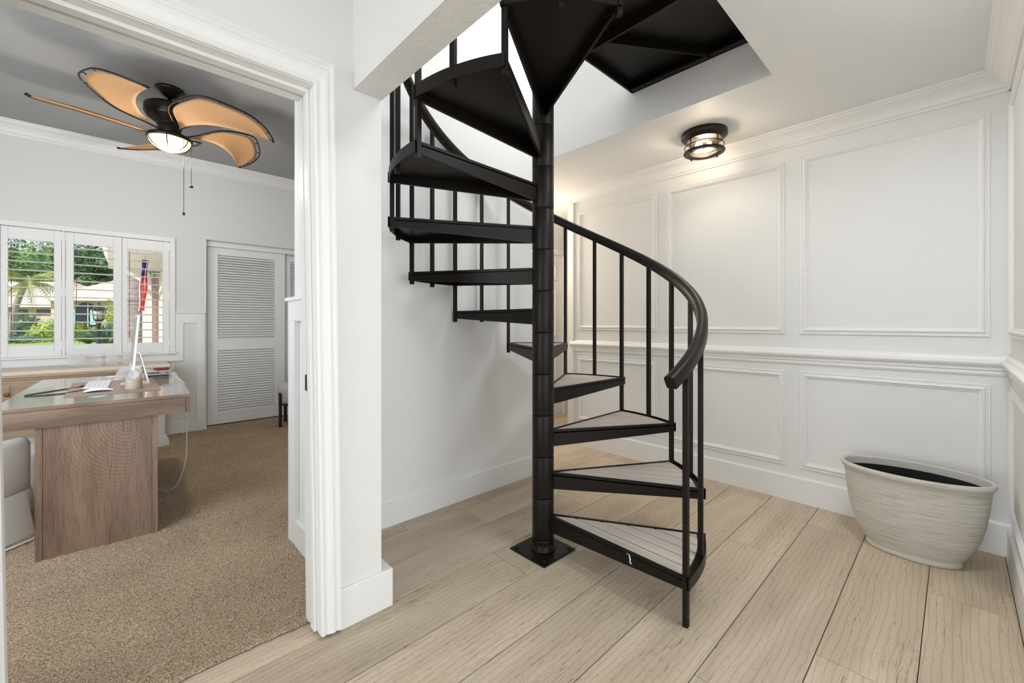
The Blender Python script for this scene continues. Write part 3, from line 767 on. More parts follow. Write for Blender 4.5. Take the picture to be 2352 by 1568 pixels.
def make_blade():
    fr = MB().tube([blade_pt(p.x, p.y) for p in fp], .0056, 8)
    for a, b in ((0, 4), (-4, None)):
        seg = [blade_pt(p.x, p.y) for p in (fp[a:b] if b else fp[a:])]; fr.tube(seg, .0085, 8)
    o = fr.build('blade', M_bronze, fan)
    n = len(fp); inner = []; cx, cy = .36, .10
    for i, p in enumerate(fp):
        d = Vector((p.x - .38, p.y - .12, 0)); k = min(.024, d.length * .2); q = p - d.normalized() * k; inner.append(q)
    s_, e_ = inner[3], inner[-1]; c1 = Vector((.36, .02, 0))
    free = [(s_ * (1 - t) ** 2 + c1 * 2 * t * (1 - t) + e_ * t * t) for t in [i / (n - 1) for i in range(n)]]
    cv = MB(); rows = 8; vs = []
    out = [inner[max(3, i)] for i in range(n)]
    for i in range(n):
        for j in range(rows + 1):
            t = j / rows; p = out[i] * (1 - t) + free[i] * t
            q = blade_pt(p.x, p.y); q.z += .018 * math.sin(PI * t) * math.sin(PI * i / (n - 1)); vs.append(q)
    fs = [(i * (rows + 1) + j, (i + 1) * (rows + 1) + j, (i + 1) * (rows + 1) + j + 1, i * (rows + 1) + j + 1) for i in range(n - 1) for j in range(rows)]
    cv.add(vs, fs, 0, True)
    c = cv.build('canvas', M_canvas, o); sd = c.modifiers.new('thick', 'SOLIDIFY'); sd.thickness = .003
    ks = [MB().tube([blade_pt(fp[i].x, fp[i].y), blade_pt(inner[i].x, inner[i].y)], .0035, 6).build('clip', M_bronze, o) for i in range(9, n - 3, 6)]
    return o, [c] + ks
b0, bk = make_blade()
for i in range(5):
    if i == 0: o = b0
    else:
        o = b0.copy(); COL.objects.link(o); o.parent = fan
        for k in bk:
            d = k.copy(); COL.objects.link(d); d.parent = o
    o.location = (0, 0, 2.575 - ZO); o.rotation_euler = (0, 0, rad(LEADA + 72 * i))
for (x, y, z1, rr, fin) in ((.072, -.118, 1.985, .0045, 0), (.122, -.062, 2.21, .0130, 1)):
    ch = MB().tube([(x, y, -.37), (x, y, z1 - ZO + .01)], .0018, 6).build('pull_chain', M_bronze, fan)
    if fin: MB().lathe([(0, .010), (.008, .008), (.014, 0), (.012, -.006), (0, -.008)], seg=16).build('pull_knob', M_bronze, ch, loc=(x, y, z1 - ZO))
    else: MB().lathe([(0, .012), (.007, .010), (.008, -.008), (0, -.012)], seg=12).build('pull_knob', M_black, ch, loc=(x, y, z1 - ZO))

# ------------------------------------------------------------------ desk
DR = rad(-2.0)
dk = thing('desk', 'walnut veneer desk with a thick slab end panel on the carpet', 'desk', (.318, 3.030, .008), DR)
DW, DL = .745, 1.44
MB().box(-DW, 0, 0, DL, .742, .760).build('desk_top', M_deskT, dk, bevel=.002)
MB().box(-DW + .024, -.024, .004, .026, .655, .7405).build('apron', M_deskX, dk)
MB().box(-.021, -.0005, .006, DL - .01, .655, .7405).box(-DW + .0005, -DW + .021, .006, DL - .01, .655, .7405).build('side_rail', M_deskZ, dk)
lg = MB().box(-.575, -.17, .022, .040, .002, .655).build('end_panel', M_deskK, dk)
MB().box(-.601, -.576, .020, .52, .002, .655).build('panel_edge', M_deskZ, lg, bevel=.001); MB().box(-.169, -.144, .020, .52, .002, .655).build('panel_edge', M_deskZ, lg, bevel=.001)
MB().box(-.60, -.15, DL - .50, DL - .02, .002, .655).build('pedestal', M_deskZ, dk)
ZT = .768
def onTop(x, y, z=ZT): return (x, y, z)
o = MB().box(-.203, .205, 3.325, 4.08, ZT, ZT + .0035).build('desk_pad', M_pad, bevel=.001); tag(o, 'tan leather desk pad under the keyboard and monitor', 'desk pad')
ZP = ZT + .0035
kb = thing('keyboard', 'slim white keyboard lying on the tan desk pad', 'keyboard', (-.078, 3.82, ZP), rad(-2))
MB().box(-.057, .057, -.21, .21, .002, .008).build('body', M_alu, kb, bevel=.002)
for i in range(6):
    for j in range(14):
        pass
km = MB()
for i in range(5):
    for j in range(14): km.box(-.053 + i * .0216, -.0345 + i * .0216, -.205 + j * .0295, -.179 + j * .0295, .0079, .0098)
km.build('keys', M_white, kb)
ms = thing('mouse', 'long white curved mouse on the tan desk pad in front of the keyboard', 'mouse', (-.070, 3.47, ZP), rad(4))
mb = MB(); rows = []
for i in range(13):
    t = -1 + i / 6; x = .062 * t; h = .021 * (1 - .75 * t * t) + .003
    rows.append([(x, -.028, .004 + .006 * (1 - t * t)), (x, -.027, h * .8), (x, -.015, h), (x, .015, h), (x, .027, h * .8), (x, .028, .004 + .006 * (1 - t * t))])
vs = [p for r_ in rows for p in r_]; fs = [(i * 6 + j, (i + 1) * 6 + j, (i + 1) * 6 + j + 1, i * 6 + j + 1) for i in range(12) for j in range(5)]
mb.add(vs, fs, 0, True); mb.add([rows[0][k] for k in range(6)], [(0, 1, 2, 3, 4, 5)]); mb.add([rows[-1][k] for k in range(6)], [(5, 4, 3, 2, 1, 0)])
mb.build('shell', M_white, ms); MB().box(-.048, .048, -.024, .024, 0, .0045).build('base', M_black, ms)
mo = thing('computer_monitor', 'thin white computer monitor seen edge-on, standing on the desk pad', 'monitor', (.098, 3.765, ZP), 0)
mb = MB(); th = rad(4.2)
def tilt(x, z): return (x * math.cos(th) + z * math.sin(th) - .022, z * math.cos(th) - x * math.sin(th) + .078)
def slabm(mb, x0, x1, y0, y1, z0, z1):
    c = [tilt(x0, z0), tilt(x1, z0), tilt(x1, z1), tilt(x0, z1)]
    mb.hexa([(x, y0, z) for x, z in c], [(x, y1, z) for x, z in c])
slabm(mb, 0, .0125, -.274, .274, 0, .375); mb.build('case', M_white, mo, bevel=.002)
mb = MB(); slabm(mb, -.0012, -.0002, -.264, .264, .055, .365); mb.build('screen', M_screen, mo)
mb = MB()
A_ = tilt(.0125, .145)
mb.sweep([(A_[0], 0, A_[1]), (A_[0] + .022, 0, A_[1] - .02), (.064, 0, .02), (.068, 0, .004)], [(-.06, -.0045), (.06, -.0045), (.06, .0045), (-.06, .0045)], [(Vector((0, 1, 0)), Vector((.9, 0, .4))), (Vector((0, 1, 0)), Vector((.95, 0, .3))), (Vector((0, 1, 0)), Vector((1, 0, .1))), (Vector((0, 1, 0)), Vector((1, 0, .1)))])
mb.box(-.070, .072, -.06, .06, 0, .006); mb.build('stand', M_alu, mo, bevel=.0015)
cp = thing('charging_stand', 'taupe cone charging stand with a grey slanted pad, on the desk', 'charger', (.085, 3.465, ZP))
n = 36; mb = MB(); vs = []
for zf, rr in ((0, .041), (.006, .0425), (.5, .040), (.92, .037), (1., .033)):
    for k in range(n):
        a = 2 * PI * k / n; x, y = rr * math.cos(a), rr * math.sin(a)
        top = .088 + .36 * y if zf > .05 else .01
        vs.append((x, y, zf * (.084 + .85 * y) if zf > .05 else zf))
fs = [(i * n + k, i * n + (k + 1) % n, (i + 1) * n + (k + 1) % n, (i + 1) * n + k) for i in range(4) for k in range(n)] + [tuple(range(n))[::-1], tuple(4 * n + k for k in range(n))]
mb.add(vs, fs, 0, True); mb.build('body', M_taupe, cp).modifiers.new('e', 'EDGE_SPLIT').split_angle = rad(55)
mb = MB(); vs = [(.026 * math.cos(2 * PI * k / n), .026 * math.sin(2 * PI * k / n), .0848 + .85 * .026 * math.sin(2 * PI * k / n)) for k in range(n)]
mb.hexa(vs, [(x, y, z + .0022) for x, y, z in vs]); mb.build('pad', M_greydisc, cp)
o = MB().lathe([(0, 0), (.037, 0), (.038, .004), (.036, .010), (.030, .011), (0, .009)], seg=36)  .build('coaster', M_paper, loc=(-.012, 4.33, ZT)); tag(o, 'round pale coaster at the far edge of the desk', 'coaster')
td = thing('tape_dispenser', 'clear acrylic curved holder behind the charging stand', 'desk organiser', (.075, 4.22, ZT))
mb = MB()
for yy in (-.05, .05):
    arc = [(-.075, 0)] + [(-.075 + .0 + .075 * (1 - math.cos(a)), .085 * math.sin(a)) for a in [PI / 2 * i / 10 for i in range(11)]] + [(.075, .085), (.075, 0)]
    mb.hexa([(x, yy - .002, z) for x, z in arc], [(x, yy + .002, z) for x, z in arc])
mb.box(-.06, .07, -.048, .048, 0, .004); mb.build('body', M_acrylic, td)
ty_ = thing('letter_tray', 'clear acrylic letter tray holding notebooks at the back of the desk', 'letter tray', (.245, 4.22, ZT), rad(-3))
mb = MB()
for z in (.003, .036): mb.box(-.085, .075, -.13, .13, z, z + .004)
mb.box(-.085, -.081, -.13, .13, 0, .042); mb.box(-.085, .075, .126, .13, 0, .042)
mb.hexa([(.071, -.13, 0), (.075, -.13, 0), (.075, .13, 0), (.071, .13, 0)], [(.088, -.13, .088), (.092, -.13, .088), (.092, .13, .088), (.088, .13, .088)])
mb.build('shelves', M_acrylic, ty_)
def bk_(x0, x1, y0, y1, z0, z1, mat, label, name='notebook'):
    o = MB().box(x0, x1, y0, y1, z0, z1).build(name, mat, bevel=.001, loc=(.245, 4.22, ZT), rotz=rad(-3)); tag(o, label, name.replace('_', ' '))
bk_(-.075, .06, -.12, .11, .008, .018, M_black, 'black notebook lowest in the acrylic letter tray')
bk_(-.070, .062, -.115, .11, .0185, .028, M_paper, 'cream notebook on the black one in the letter tray')
bk_(-.072, .058, -.122, .10, .041, .050, M_paper, 'cream notepad on the upper shelf of the letter tray', 'notepad')
bk_(-.030, .062, -.118, -.03, .0505, .068, M_red, 'dark red pencil case on top of the letter tray', 'pencil_case')
def cable(name, pts, r, mat, label, n=8):
    o = MB().tube(smooth_path(pts, n), r, 8).build(name, mat); tag(o, label, 'cable'); return o
zc = ZT + .003
c_ = cable('charging_cable', [(-.150, 3.79, zc + .004), (-.22, 3.745, zc), (-.30, 3.65, zc), (-.352, 3.58, zc), (-.362, 3.545, zc), (-.345, 3.515, zc), (-.30, 3.50, zc), (-.22, 3.515, zc), (-.16, 3.55, zc + .004), (-.13, 3.56, zc + .006)], .0026, M_black, 'thin black charging cable looped on the desk top')
MB().box(-.02, .02, -.006, .006, -.004, .004).build('plug', M_black, c_, loc=(-.137, 3.797, zc + .005), rotz=rad(25))
cable('power_cord', [(.13, 3.82, .87), (.19, 3.90, .845), (.25, 3.95, .815), (.30, 3.86, .80), (.335, 3.72, .775), (.350, 3.64, .745), (.3523, 3.60, .62), (.352, 3.56, .40), (.345, 3.55, .26), (.315, 3.60, .11), (.27, 3.69, .03), (.222, 3.80, .022), (.15, 3.92, .021)], .0036, M_cord, 'white power cord hanging off the desk edge to the carpet')
cable('floor_cord', [(-.75, 3.12, .019), (-.55, 3.22, .021), (-.41, 3.31, .021), (-.31, 3.40, .021), (-.22, 3.50, .021), (-.1, 3.60, .021)], .005, M_cord, 'white cord lying on the carpet beside the slipcovered chair')

# ------------------------------------------------------------------ console behind the desk
cn = thing('sideboard', 'pine sideboard with a pale moulded top under the office window', 'sideboard', (.385, 5.635, .008))
MB().box(-1.5, 0, -.50, 0, .745, .778).build('top', M_pineTop, cn, bevel=.006)
mp_ = [(0, .690), (.008, .690), (.008, .702), (.016, .710), (.020, .722), (.030, .730), (.032, .745), (0, .745)]
mb = MB(); run(mp_, (-1.47, -.465), (-.03, -.465), (0, -1, 0), mb=mb); run(mp_, (-.03, -.465), (-.03, -.01), (1, 0, 0), mb=mb); mb.build('moulding', M_pine, cn)
MB().box(-1.47, -.03, -.465, -.01, .50, .745).box(-1.47, -.25, -.465, -.01, .06, .50).build('carcass', M_pine, cn)
for x in (-1.45, -.97, -.49):
    d_ = MB().box(x, x + .46, -.475, -.462, .535, .672).build('drawer', M_pine, cn, bevel=.003)
    if x < -.9:
        MB().lathe([(0, -.028), (.010, -.026), (.017, -.020), (.016, -.014), (.007, -.010), (.006, 0)], seg=20).build('knob', M_brass, d_, loc=(-1.005 if x > -1.2 else -1.22, -.475, .60)).rotation_euler = (rad(-90), 0, 0)
mb = MB().box(-.13, -.035, -.465, -.37, .09, .50); mb.build('post', M_otrim, cn, bevel=.006)
mb = MB()
for h0, h1, e in ((.002, .055, .03), (.055, .075, .022), (.075, .10, .012)): mb.box(-.13 - e, -.035 + e, -.465 - e, -.37 + e, h0, h1)
mb.build('foot', M_otrim, cn, bevel=.006)
def acrylic_stand(x, label, w, cat='display stand'):
    t = thing('display_stand', label, cat, (x, 5.36, .787), 0)
    mb = MB(); mb.box(-w, w, -.05, .05, 0, .005).box(-w, w, .045, .05, 0, .11)
    mb.hexa([(-w, -.05, .055), (w, -.05, .055), (w, -.045, .055), (-w, -.045, .055)], [(-w, .02, .15), (w, .02, .15), (w, .025, .15), (-w, .025, .15)])
    mb.build('body', M_acrylic, t); return t
t_ = acrylic_stand(-.245, 'clear acrylic stand with a shelf, on the sideboard under the middle shutter', .05)
MB().box(.05, .155, -.03, .05, .070, .076).box(.05, .155, .045, .05, .0, .10).build('shelf', M_acrylic, t_)
acrylic_stand(-.02, 'clear acrylic block stand beside the shelf stand on the sideboard', .038)
acrylic_stand(.085, 'small clear acrylic stand half hidden behind the monitor', .03)

# ------------------------------------------------------------------ slipcovered chair and stool
ch = thing('slipcovered_chair', 'cream slipcovered chair with a pleated skirt tucked under the desk', 'chair', (-.54, 3.62, .008), 0)
def soft_box(name, c, size, r, parent, mat, rz=0, flare=0.):
    mb = MB(); sx, sy, sz = size; vs = []; rings = [(0, r * .4), (r * .5, 0), (sz - r, 0), (sz - r * .3, r * .3), (sz, r)]
    n = 40
    for z, ins in rings:
        for k in range(n):
            a = 2 * PI * k / n; e = 5.0
            x = math.copysign(abs(math.cos(a)) ** (2 / e), math.cos(a)) * (sx / 2 - ins + flare * max(0, 1 - z / sz)); y = math.copysign(abs(math.sin(a)) ** (2 / e), math.sin(a)) * (sy / 2 - ins + flare * max(0, 1 - z / sz))
            vs.append((x, y, z))
    fs = [(i * n + k, i * n + (k + 1) % n, (i + 1) * n + (k + 1) % n, (i + 1) * n + k) for i in range(len(rings) - 1) for k in range(n)] + [tuple(range(n))[::-1], tuple((len(rings) - 1) * n + k for k in range(n))]
    mb.add(vs, fs, 0, True); return mb.build(name, mat, parent, loc=c, rotz=rz)
ra = rad(52)
soft_box('backrest', (.02, -.245, .22), (.52, .085, .315), .035, ch, M_linen, ra)
soft_box('seat', (.10, .28, .0), (.50, .50, .425), .05, ch, M_linen, rad(10))
mb = MB(); n = 60; vs = []
for z, fl in ((.245, 0), (.16, .008), (.05, .02), (.0, .026)):
    for k in range(n):
        a = 2 * PI * k / n; e = 6.
        px_ = math.copysign(abs(math.cos(a)) ** (2 / e), math.cos(a)) * (.258 + fl + (.012 * fl / .026 if k % 15 in (6, 8) else (-.014 * fl / .026 if k % 15 == 7 else 0)))
        py_ = math.copysign(abs(math.sin(a)) ** (2 / e), math.sin(a)) * (.052 + fl)
        x = px_ * math.cos(ra) - py_ * math.sin(ra) + .02; y = px_ * math.sin(ra) + py_ * math.cos(ra) - .245
        vs.append((x, y, z + .004))
mb.add(vs, [(i * n + k, i * n + (k + 1) % n, (i + 1) * n + (k + 1) % n, (i + 1) * n + k) for i in range(3) for k in range(n)], 0, True)
mb.build('skirt', M_linen, ch)
ot = thing('stool', 'round white boucle stool on black metal legs before the closet', 'stool', (1.535, 5.26, .008))
MB().lathe([(0, .26), (.165, .26), (.185, .268), (.192, .29), (.192, .36), (.200, .375), (.204, .41), (.198, .45), (.180, .475), (.12, .484), (0, .486)], seg=48).build('seat', M_boucle, ot)
MB().lathe([(.17, .243), (.188, .243), (.188, .257), (.17, .257)], seg=40, closed=True).build('ring', M_black, ot)
for k in range(4):
    a = rad(200 + 90 * k); x, y = .202 * math.cos(a), .202 * math.sin(a)
    MB().box(-.010, .010, -.014, .014, 0, .385).build('leg', M_black, ot, loc=(x, y, 0), rotz=a)

# ------------------------------------------------------------------ garden seen through the shutters
GZ = .55
def gz(y): return -.10 + .65 * max(0., min(1., (y - 6.5) / 5.5))
mb = MB(); ys = [5.85, 6.5, 8, 9.5, 11, 12, 16, 80]
mb.add([(x, y, gz(y)) for y in ys for x in (-45, 60)], [(2 * i, 2 * i + 1, 2 * i + 3, 2 * i + 2) for i in range(len(ys) - 1)])
struct(mb.build('ground_lawn', M_lawn), 'mown lawn rising away from the office window')
mb = MB(); mb.add([(x, y, gz(y) + .015) for y in (5.85, 6.5, 10.) for x in (-7, 9)], [(0, 1, 3, 2), (2, 3, 5, 4)]); struct(mb.build('path', M_offw), 'added pale ground sheet, unseen, replacing green lawn bounce by the house')  # added unseen sheet, keeps green lawn bounce off the porch soffit
def atY(x, y, Y):
    u, v = (x - 1176) / FPX, -(y - HOR) / FPX
    t = Y / (sn - u * cs); return Vector(((cs + u * sn) * t, Y, CH + v * t))
def foliage(mb, c, rx, ry, rz, n, size, up=.0, shell=.55, mi=0):
    c = Vector(c)
    for _ in range(n):
        d = Vector((random.gauss(0, 1), random.gauss(0, 1), random.gauss(0, 1))).normalized()
        k = shell + (1 - shell) * random.random()
        p = c + Vector((d.x * rx * k, d.y * ry * k, d.z * rz * k))
        nrm = (d + Vector((random.uniform(-1, 1), random.uniform(-1, 1), random.uniform(-.4, 1)))).normalized()
        a = nrm.cross(Vector((random.random(), random.random(), random.random() + .1))).normalized(); b = nrm.cross(a)
        s_ = size * random.uniform(.6, 1.3)
        mb.add([p - a * s_, p - b * s_ * .45, p + a * s_, p + b * s_ * .45], [(0, 1, 2, 3)], mi)
def plant(name, label, cat, base, blobs, mat, size, trunk=None, bark=None, group=None, core=True, dens=1.):
    t = thing(name, label, cat, base, 0, group); B = Vector(base)
    mb = MB()
    for (x, y, z, rx, ry, rz) in blobs:
        n = int(dens * 2.6 * (rx * ry + rx * rz + ry * rz) / (size * size))
        foliage(mb, (x, y, z), rx, ry, rz, max(60, min(n, 6500)), size)
        if core: mb.lathe([(0.001, z - rz * .62), (.36, z - rz * .5), (.62, z), (.36, z + rz * .5), (.001, z + rz * .62)], x, y, 10, sx=rx, sy=ry)
    mb.build('foliage', mat, t)
    if trunk: MB().tube([(0, 0, -.05), (trunk[1] * .3, 0, trunk[0] * .5), (trunk[1], 0, trunk[0])], trunk[2], 8, taper=.6).build('trunk', bark or M_bark, t)
    return t
def G(x, y, d, z=None):
    p = at(x, y, d); return p if z is None else Vector((p.x, p.y, gz(p.y)))
# big trees beyond the houses
for i, (x, d, hz, rr, mat, lab) in enumerate(((-15, 50, 10.5, 2.5, M_leafD, 'dark broad tree behind the neighbouring house, at the edge of the shutter view'), (72, 54, 12., 2.7, M_leafM, 'broad green tree above the leaning palm'), (160, 50, 11.2, 2.4, M_leafD, 'dark tree left of the hip roof peak'), (243, 54, 11.6, 2.5, M_leafD, 'dark tree right of the hip roof peak'), (325, 50, 11., 2.4, M_leafM, 'green tree beyond the porch'),
        (28, 66, 15, 3.6, M_leafD, 'tall dark tree farthest behind the leaning palm'), (116, 75, 17, 4.0, M_leafM, 'tall green tree farthest behind the tiled roofs'), (204, 66, 15, 3.6, M_leafD, 'tall dark tree farthest behind the lamp post'), (292, 75, 17, 4.0, M_leafD, 'tall dark tree farthest behind the flag'))):
    p = G(x, 742, d, GZ)
    plant('tree', lab, 'tree', p, [(0, 0, hz * .58, rr, rr * .8, hz * .42), (rr * .5, -1.5, hz * .36, rr * .75, rr * .6, hz * .33), (-rr * .5, -1.3, hz * .38, rr * .7, rr * .6, hz * .33)], mat, .23, (hz * .5, .2, .28), M_bark, 'trees behind the neighbouring houses', dens=.9)
# leaning palm in front of the neighbouring house
def frond(mb, c, ang, L, droop, lift, nl=16, w=.035, ll=.42):
    pts = []
    for i in range(nl + 1):
        t = i / nl; pts.append(Vector((math.cos(ang) * L * t, math.sin(ang) * L * t, lift * L * t - droop * L * t * t)) + c)
    mb.tube(pts, .018, 5, taper=.3)
    for i in range(2, nl + 1):
        d = (pts[i] - pts[i - 1]).normalized(); side = d.cross(Vector((0, 0, 1))).normalized()
        for s_ in (-1, 1):
            l = ll * math.sin(PI * (.12 + .83 * i / nl)) * random.uniform(.85, 1.1)
            e = pts[i] + side * s_ * l * .75 + d * l * .55 + Vector((0, 0, -.25 * l))
            mb.add([pts[i] - d * w, e, pts[i] + d * w], [(0, 1, 2)])
pb = G(24, 742, 13.5, GZ); ptop = G(58, 652, 13.5)
pt = thing('palm_tree', 'slender leaning palm in front of the pale tiled roof', 'palm tree', pb)
rel = ptop - pb
MB().tube(smooth_path([(0, 0, 0), rel * .5 + Vector((-.06, 0, .12)), rel], 6), .105, 10, taper=.62).build('trunk', M_bark, pt)
mb = MB()
for i in range(30): frond(mb, rel, 2 * PI * i / 30 + random.uniform(-.1, .1), random.uniform(.85, 1.25), random.uniform(.45, .95), random.uniform(.1, 1.15), w=.022, ll=.34)
mb.build('fronds', M_palm, pt)
# neighbouring house
hb = G(70, 742, 36, GZ)
nh = thing('neighbour_house', 'cream neighbouring house with a pale tiled hip roof and blue shutters', 'house', (hb.x, hb.y, GZ), rad(-40))
def hip(mb, x0, x1, y0, y1, ze, zr, rx0, rx1, yr):
    mb.add([(x0, y0, ze), (x1, y0, ze), (x1, y1, ze), (x0, y1, ze), (rx0, yr, zr), (rx1, yr, zr)], [(0, 1, 5, 4), (1, 2, 5), (2, 3, 4, 5), (3, 0, 4), (3, 2, 1, 0)])
def tile_rows(mb, x0, x1, y0, ze, zr, rx0, rx1, yr, rows=11):
    """courses of roof tiles: stepped wavy strips down the front slope"""
    for i in range(rows):
        t0, t1 = i / rows, (i + 1) / rows
        ya, yb = y0 + (yr - y0) * t0, y0 + (yr - y0) * t1; za, zb = ze + (zr - ze) * t0, ze + (zr - ze) * t1
        xa0, xa1 = x0 + (rx0 - x0) * t0, x1 + (rx1 - x1) * t0; xb0, xb1 = x0 + (rx0 - x0) * t1, x1 + (rx1 - x1) * t1
        n = max(6, int((xa1 - xa0) / .075)); vs = []
        for k in range(n + 1):
            f = k / n; w = .022 * math.sin(f * (xa1 - xa0) / .30 * 2 * PI)
            vs += [(xa0 + (xa1 - xa0) * f, ya - .03, za + .05 + w), (xb0 + (xb1 - xb0) * f, yb, zb + .015 + w)]
        mb.add(vs, [(2 * k, 2 * k + 2, 2 * k + 3, 2 * k + 1) for k in range(n)] , 0, True)
        vs2 = [];
        for k in range(n + 1):
            f = k / n; w = .022 * math.sin(f * (xa1 - xa0) / .30 * 2 * PI); vs2 += [(xa0 + (xa1 - xa0) * f, ya - .03, za + .05 + w), (xa0 + (xa1 - xa0) * f, ya - .03, za - .01)]
        mb.add(vs2, [(2 * k, 2 * k + 1, 2 * k + 3, 2 * k + 2) for k in range(n)])
wl = MB().box(-9, 3.2, 0, 7, 0, 2.2).box(3.2, 9.5, -1.6, 7, 0, 2.65); wl.build('wall', M_stucco, nh)
mb = MB(); hip(mb, -10, 3.6, -.8, 8, 2.2, 4.5, -5.5, 0.2, 3.6); tile_rows(mb, -10, 3.6, -.8, 2.2, 4.5, -5.5, .2, 3.6); mb.build('roof', M_tile, nh)
mb = MB(); hip(mb, 2.9, 9.9, -2.3, 6, 2.67, 4.5, 6.0, 6.3, 1.4); tile_rows(mb, 2.9, 9.9, -2.3, 2.67, 4.5, 6.0, 6.3, 1.4); mb.build('roof', M_tile, nh)
MB().box(-10, 3.1, -.86, -.78, 1.98, 2.22).box(2.9, 9.9, -2.36, -2.28, 2.45, 2.70).build('fascia', M_offw, nh)
mb = MB()
arch = [(5.1, .3), (6.75, .3), (6.75, 1.7)] + [(5.925 + .825 * math.cos(a), 1.7 + .62 * math.sin(a)) for a in [PI * i / 12 for i in range(1, 12)]] + [(5.1, 1.7)]
mb.hexa([(x, -1.63, z) for x, z in arch], [(x, -1.60, z) for x, z in arch]); wn = mb.build('window', M_dark, nh)
MB().box(6.1, 6.16, -1.66, -1.63, .3, 2.3).build('mullion', M_offw, wn)
for x in (4.75, 6.35): MB().box(x, x + .42, -1.70, -1.64, .5, 1.72).build('shutter', M_blue, nh)
MB().box(.5, 1.9, -.03, 0, 1.35, 1.80).box(-1.6, -.2, -.03, 0, 1.0, 1.80).build('window', M_dark, nh)
MB().box(3.75, 4.5, -1.66, -1.60, 0, 2.0).build('garage_door', M_brown, nh)
# street lamp
lp = G(227, 742, 9.2, GZ)
lm = thing('lamp_post', 'black lantern lamp post in the garden', 'lamp post', lp)
zb = 1.21 - lp.z
MB().lathe([(.07, 0), (.07, .10), (.036, .16), (.034, zb - .06), (.05, zb - .04), (.03, zb - .02), (0, zb - .02)], seg=16).build('post', M_black, lm)
hd = MB().lathe([(.02, zb - .03), (.06, zb + .01), (.085, zb + .025), (.085, zb + .04), (.02, zb + .04)], seg=8, smooth=False).lathe([(.118, zb + .245), (.125, zb + .265), (.075, zb + .315), (.03, zb + .34), (.02, zb + .38), (.026, zb + .40), (.012, zb + .42), (0, zb + .46)], seg=8, smooth=False)
for k in range(6):
    a = 2 * PI * k / 6 + .3; hd.tube([(.08 * math.cos(a), .08 * math.sin(a), zb + .03), (.108 * math.cos(a), .108 * math.sin(a), zb + .25)], .008, 5)
hd.tube([(.094 * math.cos(2 * PI * k / 24), .094 * math.sin(2 * PI * k / 24), zb + .14) for k in range(24)], .006, 5, loop=True)
hd.build('lantern', M_black, lm)
MB().lathe([(.066, zb + .04), (.085, zb + .24)], seg=12).build('lamp_glass', M_clearbulb, lm)
# shrubs
def shrub(name, label, x, d, blobs, mat, size=.09, group='shrubs in the front garden', dens=1.):
    plant(name, label, 'shrub', G(x, 742, d, GZ), blobs, mat, size, group=group, dens=dens)
shrub('shrub', 'dark green shrub below the leaning palm', 52, 15, [(0, 0, .55, .55, .5, .55), (-.35, .1, .42, .45, .4, .42)], M_leafD, .06)
shrub('shrub', 'bright lime shrub beside the leaning palm', 112, 14, [(0, 0, .38, .40, .4, .40), (-.22, 0, .30, .3, .3, .30)], M_leafY, .05)
shrub('shrub', 'small blue green shrub at the foot of the leaning palm', 45, 13, [(0, 0, .14, .55, .3, .17)], M_leafB, .045)
shrub('shrub', 'lime shrub left of the lamp post lantern', 180, 15, [(0, 0, .34, .30, .3, .40)], M_leafY, .05)
shrub('shrub', 'yellow green bush behind the lamp post', 262, 15.5, [(0, 0, .75, .36, .35, .80), (.25, 0, .95, .3, .3, .60)], M_leafY, .055)
shrub('shrub', 'dark green bush beside the ringed palm trunk', 298, 12.5, [(0, 0, .60, .17, .2, .75)], M_leafM, .05)
def spiky(label, x, d, r, n, mat):
    p = G(x, 742, d, GZ); t = thing('spiky_plant', label, 'plant', p, 0, 'spiky plants round the lamp post')
    mb = MB()
    for i in range(n):
        a = random.uniform(0, 2 * PI); l = r * random.uniform(.7, 1.15); el = random.uniform(.25, 1.3)
        e = Vector((math.cos(a) * math.cos(el) * l, math.sin(a) * math.cos(el) * l, math.sin(el) * l + .08)); s_ = Vector((-math.sin(a), math.cos(a), 0)) * .016
        m_ = e * .55 + Vector((0, 0, .08)); mb.add([-s_, s_, m_ + s_ * 1.3, e, m_ - s_ * 1.3], [(0, 1, 2, 3, 4)])
    mb.build('leaves', mat, t)
spiky('spiky blue green plant just behind the lamp post', 245, 11.6, .60, 150, M_leafB)
spiky('spiky green plant left of the lamp post', 203, 12.4, .50, 130, M_leafM)
p = G(183, 757, 13.2); fl = thing('flower', 'orange bloom in front of the lime shrub', 'flower', (p.x, p.y, gz(p.y)))
MB().tube([(0, 0, 0), (0, 0, p.z - gz(p.y))], .010, 6).build('stem', M_leafM, fl)
mb = MB(); foliage(mb, (0, 0, p.z - gz(p.y)), .055, .055, .045, 50, .03, shell=.2); mb.build('petals', M_orange, fl)
# ringed palm trunk by the porch
pk = G(316, 742, 9.3, GZ); tr = thing('ringed_palm', 'thick grey brown ringed palm trunk beside the porch', 'palm tree', pk)
prof = []
for i in range(46): z = i * .09; r_ = .185 - .006 * i * .09; prof += [(r_ + .012, z), (r_, z + .07)]
MB().lathe(prof, seg=20).build('trunk', M_bark2, tr)
